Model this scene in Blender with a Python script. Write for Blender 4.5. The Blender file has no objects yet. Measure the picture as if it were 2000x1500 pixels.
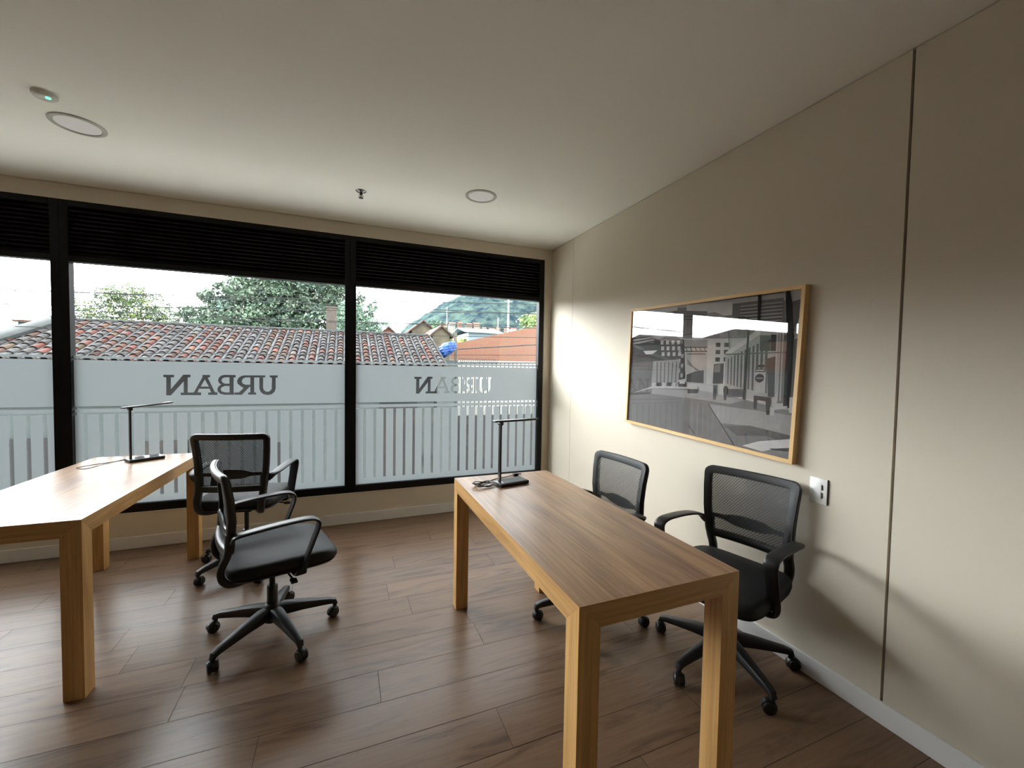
import bpy, bmesh, math, random
import numpy as np
from mathutils import Vector, Matrix
from mathutils.geometry import delaunay_2d_cdt
random.seed(7)
PI = math.pi
scene = bpy.context.scene
COL = scene.collection

# ------------------------------------------------------------------ camera
F_PX, YAW, PITCH, ROLL = 808.03, 0.3838, -0.0370, 0.0168
cam_d = bpy.data.cameras.new('camera')
cam = bpy.data.objects.new('camera', cam_d); COL.objects.link(cam)
cam_d.sensor_fit = 'HORIZONTAL'; cam_d.sensor_width = 36.0
cam_d.lens = F_PX / 2000 * 36.0
cam_d.clip_start = 0.05; cam_d.clip_end = 2000
fw = Vector((math.sin(YAW) * math.cos(PITCH), math.cos(YAW) * math.cos(PITCH), math.sin(PITCH)))
rt = Vector((math.cos(YAW), -math.sin(YAW), 0)); up = rt.cross(fw)
r2 = math.cos(ROLL) * rt + math.sin(ROLL) * up
u2 = -math.sin(ROLL) * rt + math.cos(ROLL) * up
M = Matrix((r2, u2, -fw)).transposed().to_4x4()
M.translation = Vector((-1.9976, -3.8948, 1.3947))
cam.matrix_world = M
scene.camera = cam

# ------------------------------------------------------------------ sky: thin bright cloud, brightest where the sun stands behind it
W = bpy.data.worlds.new('sky'); scene.world = W; W.use_nodes = True
nt = W.node_tree; nt.nodes.clear()
o_ = nt.nodes.new('ShaderNodeOutputWorld'); bg = nt.nodes.new('ShaderNodeBackground')
tc = nt.nodes.new('ShaderNodeTexCoord')
SUN_DIR = Vector((-0.70, 0.71, 0.24)).normalized()
SKY_BASE, SKY_LOBE, SKY_POW = 6.0, 27.0, 7.0
dp = nt.nodes.new('ShaderNodeVectorMath'); dp.operation = 'DOT_PRODUCT'; dp.inputs[1].default_value = SUN_DIR
nt.links.new(tc.outputs['Generated'], dp.inputs[0])
mx = nt.nodes.new('ShaderNodeMath'); mx.operation = 'MAXIMUM'; mx.inputs[1].default_value = 0
nt.links.new(dp.outputs['Value'], mx.inputs[0])
pw = nt.nodes.new('ShaderNodeMath'); pw.operation = 'POWER'; pw.inputs[1].default_value = SKY_POW
nt.links.new(mx.outputs[0], pw.inputs[0])
ma = nt.nodes.new('ShaderNodeMath'); ma.operation = 'MULTIPLY_ADD'; ma.inputs[1].default_value = SKY_LOBE; ma.inputs[2].default_value = SKY_BASE
nt.links.new(pw.outputs[0], ma.inputs[0]); nt.links.new(ma.outputs[0], bg.inputs['Strength'])
bg.inputs['Color'].default_value = (0.93, 0.98, 1.0, 1)
nt.links.new(bg.outputs[0], o_.inputs[0])

vs = scene.view_settings
scene.display_settings.display_device = 'sRGB'
vs.view_transform = 'Standard'; vs.look = 'None'; vs.gamma = 1.0; vs.use_curve_mapping = False
vs.exposure = 0.42
scene.cycles.max_bounces = 14; scene.cycles.diffuse_bounces = 7; scene.cycles.transparent_max_bounces = 24
scene.cycles.sample_clamp_indirect = 6.0
scene.cycles.use_denoising = True

# ------------------------------------------------------------------ materials
def lin(c):
    return tuple(((v / 255 / 12.92) if v / 255 <= 0.04045 else ((v / 255 + 0.055) / 1.055) ** 2.4) for v in c)
def new_mat(name):
    m = bpy.data.materials.new(name); m.use_nodes = True
    return m, m.node_tree, m.node_tree.nodes['Principled BSDF']
def mat(name, rgb, rough=0.6, var=0.06, scale=6.0, spec=0.5, metal=0.0, bump=0.0, bscale=80.0, stretch=(1, 1, 1)):
    m, t, b = new_mat(name)
    b.inputs['Roughness'].default_value = rough; b.inputs['Metallic'].default_value = metal
    b.inputs['Specular IOR Level'].default_value = spec
    co = t.nodes.new('ShaderNodeTexCoord'); mp = t.nodes.new('ShaderNodeMapping'); mp.inputs['Scale'].default_value = stretch
    t.links.new(co.outputs['Object'], mp.inputs['Vector'])
    n = t.nodes.new('ShaderNodeTexNoise'); n.inputs['Scale'].default_value = scale; n.inputs['Detail'].default_value = 5
    t.links.new(mp.outputs[0], n.inputs['Vector'])
    r = t.nodes.new('ShaderNodeValToRGB'); c = lin(rgb)
    r.color_ramp.elements[0].position = 0.3; r.color_ramp.elements[1].position = 0.7
    r.color_ramp.elements[0].color = tuple(v * (1 - var) for v in c) + (1,)
    r.color_ramp.elements[1].color = tuple(min(1, v * (1 + var)) for v in c) + (1,)
    t.links.new(n.outputs['Fac'], r.inputs[0]); t.links.new(r.outputs[0], b.inputs['Base Color'])
    if bump:
        n2 = t.nodes.new('ShaderNodeTexNoise'); n2.inputs['Scale'].default_value = bscale; n2.inputs['Detail'].default_value = 3
        t.links.new(mp.outputs[0], n2.inputs['Vector'])
        bu = t.nodes.new('ShaderNodeBump'); bu.inputs['Strength'].default_value = bump; bu.inputs['Distance'].default_value = 0.002
        t.links.new(n2.outputs['Fac'], bu.inputs['Height']); t.links.new(bu.outputs[0], b.inputs['Normal'])
    return m
def wood(name, dark, light, axis, rough=0.42, scale=1.0, spec=0.5):
    """grain runs along the given axis (0 x, 1 y, 2 z) of the object"""
    m, t, b = new_mat(name)
    b.inputs['Roughness'].default_value = rough; b.inputs['Specular IOR Level'].default_value = spec
    co = t.nodes.new('ShaderNodeTexCoord'); mp = t.nodes.new('ShaderNodeMapping')
    s = [14 * scale] * 3; s[axis] = 1.1 * scale; mp.inputs['Scale'].default_value = s
    t.links.new(co.outputs['Object'], mp.inputs['Vector'])
    n = t.nodes.new('ShaderNodeTexNoise'); n.inputs['Scale'].default_value = 1.0; n.inputs['Detail'].default_value = 8
    n.inputs['Roughness'].default_value = 0.62; n.inputs['Distortion'].default_value = 0.9
    t.links.new(mp.outputs[0], n.inputs['Vector'])
    mp2 = t.nodes.new('ShaderNodeMapping'); s2 = [110 * scale] * 3; s2[axis] = 2.5 * scale; mp2.inputs['Scale'].default_value = s2
    t.links.new(co.outputs['Object'], mp2.inputs['Vector'])
    n2 = t.nodes.new('ShaderNodeTexNoise'); n2.inputs['Scale'].default_value = 1.0; n2.inputs['Detail'].default_value = 3
    t.links.new(mp2.outputs[0], n2.inputs['Vector'])
    mixf = t.nodes.new('ShaderNodeMath'); mixf.operation = 'MULTIPLY_ADD'; mixf.inputs[1].default_value = 0.35
    t.links.new(n2.outputs['Fac'], mixf.inputs[0])
    mm = t.nodes.new('ShaderNodeMath'); mm.operation = 'MULTIPLY'; mm.inputs[1].default_value = 0.65
    t.links.new(n.outputs['Fac'], mm.inputs[0]); t.links.new(mm.outputs[0], mixf.inputs[2])
    r = t.nodes.new('ShaderNodeValToRGB'); r.color_ramp.elements[0].position = 0.36; r.color_ramp.elements[1].position = 0.62
    r.color_ramp.elements[0].color = lin(dark) + (1,); r.color_ramp.elements[1].color = lin(light) + (1,)
    t.links.new(mixf.outputs[0], r.inputs[0]); t.links.new(r.outputs[0], b.inputs['Base Color'])
    bu = t.nodes.new('ShaderNodeBump'); bu.inputs['Strength'].default_value = 0.12; bu.inputs['Distance'].default_value = 0.0015
    t.links.new(n2.outputs['Fac'], bu.inputs['Height']); t.links.new(bu.outputs[0], b.inputs['Normal'])
    return m
def attr_mat(name, rough=0.8, spec=0.3, noise=0.12, scale=8.0, emit=0):
    m, t, b = new_mat(name)
    b.inputs['Roughness'].default_value = rough; b.inputs['Specular IOR Level'].default_value = spec
    a = t.nodes.new('ShaderNodeAttribute'); a.attribute_name = 'tint'
    co = t.nodes.new('ShaderNodeTexCoord'); n = t.nodes.new('ShaderNodeTexNoise'); n.inputs['Scale'].default_value = scale; n.inputs['Detail'].default_value = 4
    t.links.new(co.outputs['Object'], n.inputs['Vector'])
    mr = t.nodes.new('ShaderNodeMapRange'); mr.inputs[1].default_value = 0.25; mr.inputs[2].default_value = 0.75
    mr.inputs[3].default_value = 1 - noise; mr.inputs[4].default_value = 1 + noise
    t.links.new(n.outputs['Fac'], mr.inputs[0])
    v = t.nodes.new('ShaderNodeVectorMath'); v.operation = 'SCALE'
    t.links.new(a.outputs['Color'], v.inputs[0]); t.links.new(mr.outputs[0], v.inputs['Scale'])
    t.links.new(v.outputs[0], b.inputs['Base Color'])
    return m
def glass_mat(name, gloss_rough=0.0, tint=(1, 1, 1), ior=1.5):
    m = bpy.data.materials.new(name); m.use_nodes = True; t = m.node_tree; t.nodes.clear()
    out = t.nodes.new('ShaderNodeOutputMaterial'); mixn = t.nodes.new('ShaderNodeMixShader')
    tr = t.nodes.new('ShaderNodeBsdfTransparent'); tr.inputs[0].default_value = tint + (1,)
    gl = t.nodes.new('ShaderNodeBsdfGlossy'); gl.inputs['Roughness'].default_value = gloss_rough
    fr = t.nodes.new('ShaderNodeFresnel'); gm = t.nodes.new('ShaderNodeNewGeometry'); mr = t.nodes.new('ShaderNodeMapRange')
    mr.inputs[3].default_value = ior; mr.inputs[4].default_value = 1 / ior
    t.links.new(gm.outputs['Backfacing'], mr.inputs[0]); t.links.new(mr.outputs[0], fr.inputs[0])
    t.links.new(fr.outputs[0], mixn.inputs[0]); t.links.new(tr.outputs[0], mixn.inputs[1]); t.links.new(gl.outputs[0], mixn.inputs[2])
    t.links.new(mixn.outputs[0], out.inputs[0])
    return m
def film_mat():
    m = bpy.data.materials.new('frosted_film'); m.use_nodes = True; t = m.node_tree; t.nodes.clear()
    out = t.nodes.new('ShaderNodeOutputMaterial'); a = t.nodes.new('ShaderNodeMixShader'); a.inputs[0].default_value = FILM_DIFF
    tl = t.nodes.new('ShaderNodeBsdfTranslucent'); tl.inputs[0].default_value = FILM_T + (1,)
    df = t.nodes.new('ShaderNodeBsdfDiffuse'); df.inputs[0].default_value = (0.75, 0.78, 0.80, 1)
    t.links.new(tl.outputs[0], a.inputs[1]); t.links.new(df.outputs[0], a.inputs[2]); t.links.new(a.outputs[0], out.inputs[0])
    return m
def mesh_fabric(name, rgb, see):
    m = bpy.data.materials.new(name); m.use_nodes = True; t = m.node_tree; b = t.nodes['Principled BSDF']
    b.inputs['Base Color'].default_value = lin(rgb) + (1,); b.inputs['Roughness'].default_value = 0.55
    out = t.nodes['Material Output']; mixn = t.nodes.new('ShaderNodeMixShader'); tr = t.nodes.new('ShaderNodeBsdfTransparent')
    co = t.nodes.new('ShaderNodeTexCoord'); w = t.nodes.new('ShaderNodeTexWave'); w.wave_type = 'BANDS'; w.bands_direction = 'DIAGONAL'
    w.inputs['Scale'].default_value = 42; t.links.new(co.outputs['Object'], w.inputs['Vector'])
    mr = t.nodes.new('ShaderNodeMapRange'); mr.inputs[3].default_value = 1 - see - 0.08; mr.inputs[4].default_value = 1 - see + 0.08
    t.links.new(w.outputs['Fac'], mr.inputs[0]); t.links.new(mr.outputs[0], mixn.inputs[0])
    t.links.new(tr.outputs[0], mixn.inputs[1]); t.links.new(b.outputs[0], mixn.inputs[2]); t.links.new(mixn.outputs[0], out.inputs[0])
    return m
FILM_DIFF = 0.45; FILM_T = (0.089, 0.102, 0.108)
M_WALL = mat('painted_wall', (212, 203, 186), 0.62, 0.012, 3, 0.25, bump=0.05, bscale=400)
M_CEIL = mat('ceiling_paint', (243, 243, 236), 0.75, 0.008, 2, 0.2)
M_BASE = mat('baseboard_paint', (226, 226, 224), 0.4, 0.01)
M_GAP = mat('joint_backing', (60, 52, 42), 0.9, 0.02)  # dark backing behind the floor and wall panel joints
M_BLACK = mat('black_aluminium', (5, 5, 6), 0.55, 0.05, spec=0.25)
M_OAK_X = wood('oak_grain_x', (172, 126, 72), (214, 168, 108), 0)
M_OAK_Y = wood('oak_grain_y', (172, 126, 72), (214, 168, 108), 1)
M_OAK_Z = wood('oak_grain_z', (186, 140, 80), (228, 182, 118), 2)  # legs kept lighter than the edges, standing in for window light
M_TOP_Y = wood('oak_top_y', (112, 80, 54), (172, 134, 96), 1, 0.36, 0.8)
M_PLASTIC = mat('black_plastic', (20, 21, 22), 0.42, 0.04, bump=0.06, bscale=600)
M_SEAT = mat('seat_fabric', (27, 29, 31), 0.6, 0.08, 30, 0.3, bump=0.3, bscale=900)
M_MESH = mesh_fabric('backrest_mesh', (50, 51, 52), 0.20)
M_BORDER = mat('backrest_border', (32, 33, 34), 0.5, 0.05, 40, bump=0.2, bscale=900)
M_METAL = mat('grey_metal', (120, 120, 122), 0.3, 0.04, metal=0.8)
M_LAMP = mat('lamp_black', (16, 16, 17), 0.3, 0.04)
M_LAMPTOP = mat('lamp_gloss', (34, 35, 38), 0.12, 0.03)
M_CABLE = mat('cable', (14, 14, 14), 0.5)
M_WHITE = mat('white_plastic', (238, 238, 234), 0.35, 0.01)
M_DIFF = mat('diffuser', (240, 238, 240), 0.5, 0.01)
M_RING = mat('light_ring', (176, 174, 166), 0.4, 0.01)
M_DARK = mat('dark_plastic', (60, 58, 55), 0.5)
M_PINE = wood('pale_frame_wood', (214, 172, 112), (236, 200, 145), 1, 0.5)
M_PINE_Z = wood('pale_frame_wood_z', (214, 172, 112), (236, 200, 145), 2, 0.5)
M_GLASS = glass_mat('window_glass'); M_PGLASS = glass_mat('picture_glass')
M_FILM = film_mat()
M_PRINT = attr_mat('print', 0.8, 0.2, 0.10, 14)
m_, t_, b_ = new_mat('green_led'); b_.inputs['Base Color'].default_value = (0.05, 0.8, 0.25, 1)
b_.inputs['Emission Color'].default_value = (0.1, 1.0, 0.35, 1); b_.inputs['Emission Strength'].default_value = 2.5
M_LED = m_

# ------------------------------------------------------------------ mesh helpers
def link(name, bm, m, parent=None, smooth=False, tint=None):
    me = bpy.data.meshes.new(name)
    bmesh.ops.recalc_face_normals(bm, faces=bm.faces)
    bm.to_mesh(me); bm.free()
    if smooth:
        me.polygons.foreach_set('use_smooth', [True] * len(me.polygons))
        try: me.set_sharp_from_angle(angle=math.radians(smooth if smooth is not True else 40))
        except Exception: pass
    ob = bpy.data.objects.new(name, me); COL.objects.link(ob)
    for x in (m if isinstance(m, (list, tuple)) else [m]): me.materials.append(x)
    if parent: ob.parent = parent
    return ob
def tag(o, label=None, cat=None, group=None, kind=None):
    if label: o['label'] = label
    if cat: o['category'] = cat
    if group: o['group'] = group
    if kind: o['kind'] = kind
    return o
def thing(name, label, cat, loc=(0, 0, 0), rz=0.0, group=None):
    o = bpy.data.objects.new(name, None); COL.objects.link(o); o.empty_display_size = 0.1
    o.location = loc; o.rotation_euler = (0, 0, rz)
    return tag(o, label, cat, group)
def struct(name, bm, m, parent=None, smooth=False):
    o = link(name, bm, m, parent, smooth)
    if not parent: o['kind'] = 'structure'
    return o
def copy_tree(o, parent=None):
    c = o.copy(); COL.objects.link(c); c.parent = parent
    for ch in list(o.children): copy_tree(ch, c)
    return c
def box(bm, x0, x1, y0, y1, z0, z1, bev=0.0, seg=2, mi=0):
    vs = [bm.verts.new(p) for p in [(x0, y0, z0), (x1, y0, z0), (x1, y1, z0), (x0, y1, z0), (x0, y0, z1), (x1, y0, z1), (x1, y1, z1), (x0, y1, z1)]]
    fs = [bm.faces.new([vs[i] for i in f]) for f in [(0, 3, 2, 1), (4, 5, 6, 7), (0, 1, 5, 4), (1, 2, 6, 5), (2, 3, 7, 6), (3, 0, 4, 7)]]
    for f in fs: f.material_index = mi
    if bev:
        es = {e for f in fs for e in f.edges}
        bmesh.ops.bevel(bm, geom=list(es), offset=bev, segments=seg, affect='EDGES', profile=0.5)
    return vs
def nb(): return bmesh.new()
def boxm(*a, **k):
    bm = nb(); box(bm, *a, **k); return bm
def ring_loft(bm, rings, cap=True, closed=False):
    vr = [[bm.verts.new(p) for p in r] for r in rings]
    n = len(vr[0]); k = len(vr)
    for i in range(k if closed else k - 1):
        a, b = vr[i], vr[(i + 1) % k]
        for j in range(n):
            bm.faces.new([a[j], a[(j + 1) % n], b[(j + 1) % n], b[j]])
    if cap and not closed:
        bm.faces.new(list(reversed(vr[0]))); bm.faces.new(vr[-1])
def sweep(bm, pts, side, nrm, hw, hh, n=12, e=0.5, closed=False):
    """superellipse section: half width hw along side, half height hh along nrm"""
    rings = []
    for i, p in enumerate(pts):
        s = Vector(side[i] if isinstance(side, list) else side).normalized()
        q = Vector(nrm[i] if isinstance(nrm, list) else nrm).normalized()
        w = hw[i] if isinstance(hw, (list, tuple)) else hw; h = hh[i] if isinstance(hh, (list, tuple)) else hh
        r = []
        for j in range(n):
            a = 2 * PI * (j + 0.5) / n; c, d = math.cos(a), math.sin(a)
            r.append(Vector(p) + s * w * math.copysign(abs(c) ** e, c) + q * h * math.copysign(abs(d) ** e, d))
        rings.append(r)
    ring_loft(bm, rings, True, closed)
def tube(bm, pts, r, n=8, closed=False):
    pts = [Vector(p) for p in pts]; k = len(pts); rings = []
    ref = None
    for i, p in enumerate(pts):
        if closed: d = pts[(i + 1) % k] - pts[i - 1]
        else: d = pts[min(i + 1, k - 1)] - pts[max(i - 1, 0)]
        d.normalize()
        if ref is None: ref = d.orthogonal()
        ref = (ref - d * ref.dot(d)).normalized(); b = d.cross(ref)
        rr = r[i] if isinstance(r, (list, tuple)) else r
        rings.append([p + rr * (math.cos(2 * PI * j / n) * ref + math.sin(2 * PI * j / n) * b) for j in range(n)])
    ring_loft(bm, rings, True, closed)
def lathe(bm, prof, n=24, c=(0, 0, 0)):
    rings = [[Vector((c[0] + r * math.cos(2 * PI * j / n), c[1] + r * math.sin(2 * PI * j / n), c[2] + z)) for j in range(n)] for r, z in prof]
    ring_loft(bm, rings)
def spline(pts, n=8):
    P = [Vector(p) for p in pts]; P = [2 * P[0] - P[1]] + P + [2 * P[-1] - P[-2]]; out = []
    for i in range(1, len(P) - 2):
        for k in range(n):
            t = k / n; a, b, c, d = P[i - 1], P[i], P[i + 1], P[i + 2]
            out.append(0.5 * ((2 * b) + (c - a) * t + (2 * a - 5 * b + 4 * c - d) * t * t + (3 * b - a - 3 * c + d) * t ** 3))
    out.append(P[-2]); return out
def poly_prism(bm, pts, y0, y1):
    """polygon in x,z extruded along y"""
    a = [bm.verts.new((p[0], y0, p[1])) for p in pts]; b = [bm.verts.new((p[0], y1, p[1])) for p in pts]
    bm.faces.new(a); bm.faces.new(list(reversed(b)))
    for i in range(len(a)):
        j = (i + 1) % len(a); bm.faces.new([a[i], b[i], b[j], a[j]])
def quick_mesh(name, verts, faces, m, parent=None, tints=None):
    me = bpy.data.meshes.new(name); me.from_pydata([tuple(v) for v in verts], [], faces)
    for x in (m if isinstance(m, (list, tuple)) else [m]): me.materials.append(x)
    if tints is not None:
        at = me.attributes.new('tint', 'FLOAT_COLOR', 'FACE'); flat = []
        for c in tints: flat += [c[0], c[1], c[2], 1.0]
        at.data.foreach_set('color', flat)
    me.update(); ob = bpy.data.objects.new(name, me); COL.objects.link(ob)
    if parent: ob.parent = parent
    return ob

# ------------------------------------------------------------------ room shell
H = 2.635; XL = -7.6; YB = -6.6
# floor: laid planks, each a quad with its own tint and grain offset
PW = 0.1935; PL = 1.292
KNOWN = {0: -1.343, 1: -1.856, 2: -2.295, 3: -1.42, -1: -2.65, -2: -2.935, -5: -2.965}
m, t, b = new_mat('laminate_planks')
b.inputs['Specular IOR Level'].default_value = 0.24
at = t.nodes.new('ShaderNodeAttribute'); at.attribute_name = 'tint'
geo = t.nodes.new('ShaderNodeNewGeometry')
sep = t.nodes.new('ShaderNodeSeparateColor'); t.links.new(at.outputs['Color'], sep.inputs[0])
off = t.nodes.new('ShaderNodeCombineXYZ'); mo = t.nodes.new('ShaderNodeMath'); mo.operation = 'MULTIPLY'; mo.inputs[1].default_value = 37.0
t.links.new(sep.outputs[0], mo.inputs[0]); t.links.new(mo.outputs[0], off.inputs[0]); t.links.new(mo.outputs[0], off.inputs[2])
ad = t.nodes.new('ShaderNodeVectorMath'); t.links.new(geo.outputs['Position'], ad.inputs[0]); t.links.new(off.outputs[0], ad.inputs[1])
mp = t.nodes.new('ShaderNodeMapping'); mp.inputs['Scale'].default_value = (1.3, 9.0, 1.0); t.links.new(ad.outputs[0], mp.inputs[0])
n1 = t.nodes.new('ShaderNodeTexNoise'); n1.inputs['Scale'].default_value = 1.2; n1.inputs['Detail'].default_value = 8; n1.inputs['Distortion'].default_value = 1.6; n1.inputs['Roughness'].default_value = 0.6
t.links.new(mp.outputs[0], n1.inputs['Vector'])
mp2 = t.nodes.new('ShaderNodeMapping'); mp2.inputs['Scale'].default_value = (4, 90, 1.0); t.links.new(ad.outputs[0], mp2.inputs[0])
n2 = t.nodes.new('ShaderNodeTexNoise'); n2.inputs['Scale'].default_value = 1.0; n2.inputs['Detail'].default_value = 3; t.links.new(mp2.outputs[0], n2.inputs['Vector'])
wv = t.nodes.new('ShaderNodeMath'); wv.operation = 'MULTIPLY'; wv.inputs[1].default_value = 16; t.links.new(n1.outputs['Fac'], wv.inputs[0])
sn = t.nodes.new('ShaderNodeMath'); sn.operation = 'SINE'; t.links.new(wv.outputs[0], sn.inputs[0])
s1 = t.nodes.new('ShaderNodeMath'); s1.operation = 'MULTIPLY_ADD'; s1.inputs[1].default_value = 0.06; t.links.new(sn.outputs[0], s1.inputs[0]); t.links.new(n1.outputs['Fac'], s1.inputs[2])
s2 = t.nodes.new('ShaderNodeMath'); s2.operation = 'MULTIPLY_ADD'; s2.inputs[1].default_value = 0.30; t.links.new(n2.outputs['Fac'], s2.inputs[0]); t.links.new(s1.outputs[0], s2.inputs[2])
s3 = t.nodes.new('ShaderNodeMath'); s3.operation = 'MULTIPLY_ADD'; s3.inputs[1].default_value = 0.14; t.links.new(sep.outputs[1], s3.inputs[0]); t.links.new(s2.outputs[0], s3.inputs[2])
rp = t.nodes.new('ShaderNodeValToRGB'); rp.color_ramp.elements[0].position = 0.38; rp.color_ramp.elements[1].position = 1.0
rp.color_ramp.elements[0].color = lin((76, 58, 44)) + (1,); rp.color_ramp.elements[1].color = lin((130, 104, 82)) + (1,)
t.links.new(s3.outputs[0], rp.inputs[0]); t.links.new(rp.outputs[0], b.inputs['Base Color'])
rr = t.nodes.new('ShaderNodeMapRange'); rr.inputs[3].default_value = 0.25; rr.inputs[4].default_value = 0.34
t.links.new(n1.outputs['Fac'], rr.inputs[0]); t.links.new(rr.outputs[0], b.inputs['Roughness'])
bu = t.nodes.new('ShaderNodeBump'); bu.inputs['Strength'].default_value = 0.10; bu.inputs['Distance'].default_value = 0.001
t.links.new(n2.outputs['Fac'], bu.inputs['Height']); t.links.new(bu.outputs[0], b.inputs['Normal'])
M_FLOOR = m
V, Fc, T, MI = [], [], [], []
k = 0
for row in range(-12, 28):
    ya = -1.766 - PW * row; yb = ya - PW
    if yb > 0.0 or ya < YB: continue
    ya = min(ya, 0.0); yb = max(yb, YB)
    x = KNOWN.get(row, XL + random.random() * PL)
    while x > XL: x -= PL
    while x < 0.0:
        a = max(x, XL) + 0.0011; c = min(x + PL, 0.0) - 0.0011
        if c > a:
            V += [(a, yb + 0.0012, 0), (c, yb + 0.0012, 0), (c, ya - 0.0012, 0), (a, ya - 0.0012, 0)]
            Fc.append((k, k + 1, k + 2, k + 3)); T.append((random.random(), random.random(), random.random())); k += 4
        x += PL
nf = len(Fc)
V += [(XL - .2, YB - .2, -0.002), (0.2, YB - .2, -0.002), (0.2, 0.0, -0.002), (XL - .2, 0.0, -0.002), (XL - .2, YB - .2, -0.2), (0.2, YB - .2, -0.2), (0.2, 0.0, -0.2), (XL - .2, 0.0, -0.2)]
for f in [(0, 1, 2, 3), (7, 6, 5, 4), (0, 4, 5, 1), (1, 5, 6, 2), (2, 6, 7, 3), (3, 7, 4, 0)]:
    Fc.append(tuple(k + i for i in f)); T.append((0, 0, 0))
fl = quick_mesh('floor', V, Fc, [M_FLOOR, M_GAP], None, T)
for i in range(nf, len(Fc)): fl.data.polygons[i].material_index = 1
fl['kind'] = 'structure'
struct('ceiling', boxm(XL - .2, .2, YB - .2, .16, H, H + .25), M_CEIL)
# side wall: fibre panels with open joints over a dark backing
bm = nb()
for a, c in ((YB - .2, -2.967), (-2.957, -0.4495), (-0.4455, 0.0)): box(bm, 0.0, 0.02, a, c, 0.0, H - 0.004, mi=0)
box(bm, 0.02, 0.2, YB - .2, 0.16, -0.2, H, mi=1)
struct('wall_right', bm, [M_WALL, M_GAP])
struct('wall_left', boxm(XL - .2, XL, YB - .2, .16, -0.2, H), M_CEIL)
struct('wall_back', boxm(XL, 0, YB - .2, YB, 0, H), mat('dark_back_wall', (120, 112, 104), 0.8, 0.02))
bm = nb()
box(bm, XL, 0, 0, .16, 2.522, H - 0.004); box(bm, XL, 0, 0, .16, -0.2, 0.262)
box(bm, -0.083, 0, 0, .16, 0.262, 2.522); box(bm, XL, -7.50, 0, .16, 0.262, 2.522)
struct('wall_window', bm, M_WALL)
bm = nb()
box(bm, -7.50, -0.083, -0.006, 0.0, 0.262, 0.272, bev=0.002); box(bm, -0.079, -0.067, -0.006, 0.0, 0.262, 2.534, bev=0.002)
box(bm, -7.50, -0.083, -0.006, 0.0, 2.522, 2.532, bev=0.002)
struct('trim_1', bm, M_WALL)
bm = nb(); box(bm, -0.012, 0.0, YB, 0.0, 0.0, 0.089, bev=0.002); struct('baseboard_right', bm, M_BASE)
bm = nb(); box(bm, XL, -0.012, -0.012, 0.0, 0.0, 0.089, bev=0.002); struct('baseboard_window', bm, M_BASE)

# windows: black frames, clear pane below, louvre panel above
ZG0, ZG1 = 0.334, 2.097
GLYPH={'N':[[(0.0,0.159),(0.066,0.158),(0.066,0.141),(0.046,0.139),(0.045,0.049),(0.124,0.161),(0.17,0.161),(0.169,0.141),(0.152,0.14),(0.151,0.022),(0.18,0.022),(0.179,0.002),(0.106,0.002),(0.106,0.021),(0.125,0.021),(0.126,0.108),(0.045,0.001),(0.015,0.001),(0.017,0.139),(0.0,0.14)]],'A':[[(0.247,0.16),(0.297,0.16),(0.296,0.141),(0.281,0.14),(0.328,0.023),(0.344,0.022),(0.344,0.002),(0.283,0.003),(0.283,0.021),(0.302,0.022),(0.293,0.051),(0.224,0.051),(0.214,0.023),(0.237,0.022),(0.237,0.001),(0.175,0.001),(0.175,0.022),(0.19,0.023),(0.247,0.142)],[(0.262,0.124),(0.235,0.068),(0.288,0.068)]],'B':[[(0.469,0.161),(0.469,0.143),(0.455,0.141),(0.454,0.021),(0.459,0.02),(0.459,0.002),(0.392,0.002),(0.363,0.011),(0.346,0.03),(0.345,0.054),(0.355,0.073),(0.37,0.084),(0.355,0.098),(0.349,0.117),(0.355,0.14),(0.371,0.156),(0.393,0.162)],[(0.426,0.143),(0.397,0.142),(0.38,0.135),(0.372,0.119),(0.379,0.101),(0.397,0.091),(0.426,0.092)],[(0.426,0.073),(0.397,0.073),(0.375,0.064),(0.366,0.048),(0.372,0.03),(0.392,0.022),(0.426,0.021)]],'R':[[(0.676,0.16),(0.676,0.145),(0.597,0.142),(0.597,0.02),(0.611,0.019),(0.611,0.002),(0.554,0.003),(0.554,0.02),(0.569,0.021),(0.569,0.07),(0.546,0.045),(0.511,0.001),(0.461,0.002),(0.461,0.02),(0.491,0.021),(0.523,0.056),(0.5,0.073),(0.482,0.091),(0.478,0.115),(0.488,0.139),(0.51,0.155),(0.533,0.159)],[(0.57,0.143),(0.537,0.143),(0.519,0.133),(0.51,0.112),(0.516,0.093),(0.537,0.083),(0.569,0.083)]],'U':[[(0.766,0.161),(0.766,0.144),(0.751,0.142),(0.751,0.053),(0.743,0.025),(0.722,0.004),(0.693,-0.002),(0.662,0.005),(0.641,0.026),(0.633,0.053),(0.634,0.142),(0.625,0.143),(0.625,0.143),(0.678,0.143),(0.661,0.141),(0.66,0.058),(0.667,0.036),(0.686,0.024),(0.705,0.028),(0.722,0.047),(0.724,0.142),(0.708,0.144),(0.708,0.16)]]}
def inside(p, poly):
    c = False; n = len(poly); x, y = p
    for i in range(n):
        x1, y1 = poly[i]; x2, y2 = poly[i - 1]
        if (y1 > y) != (y2 > y) and x < (x2 - x1) * (y - y1) / (y2 - y1) + x1: c = not c
    return c
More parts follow.
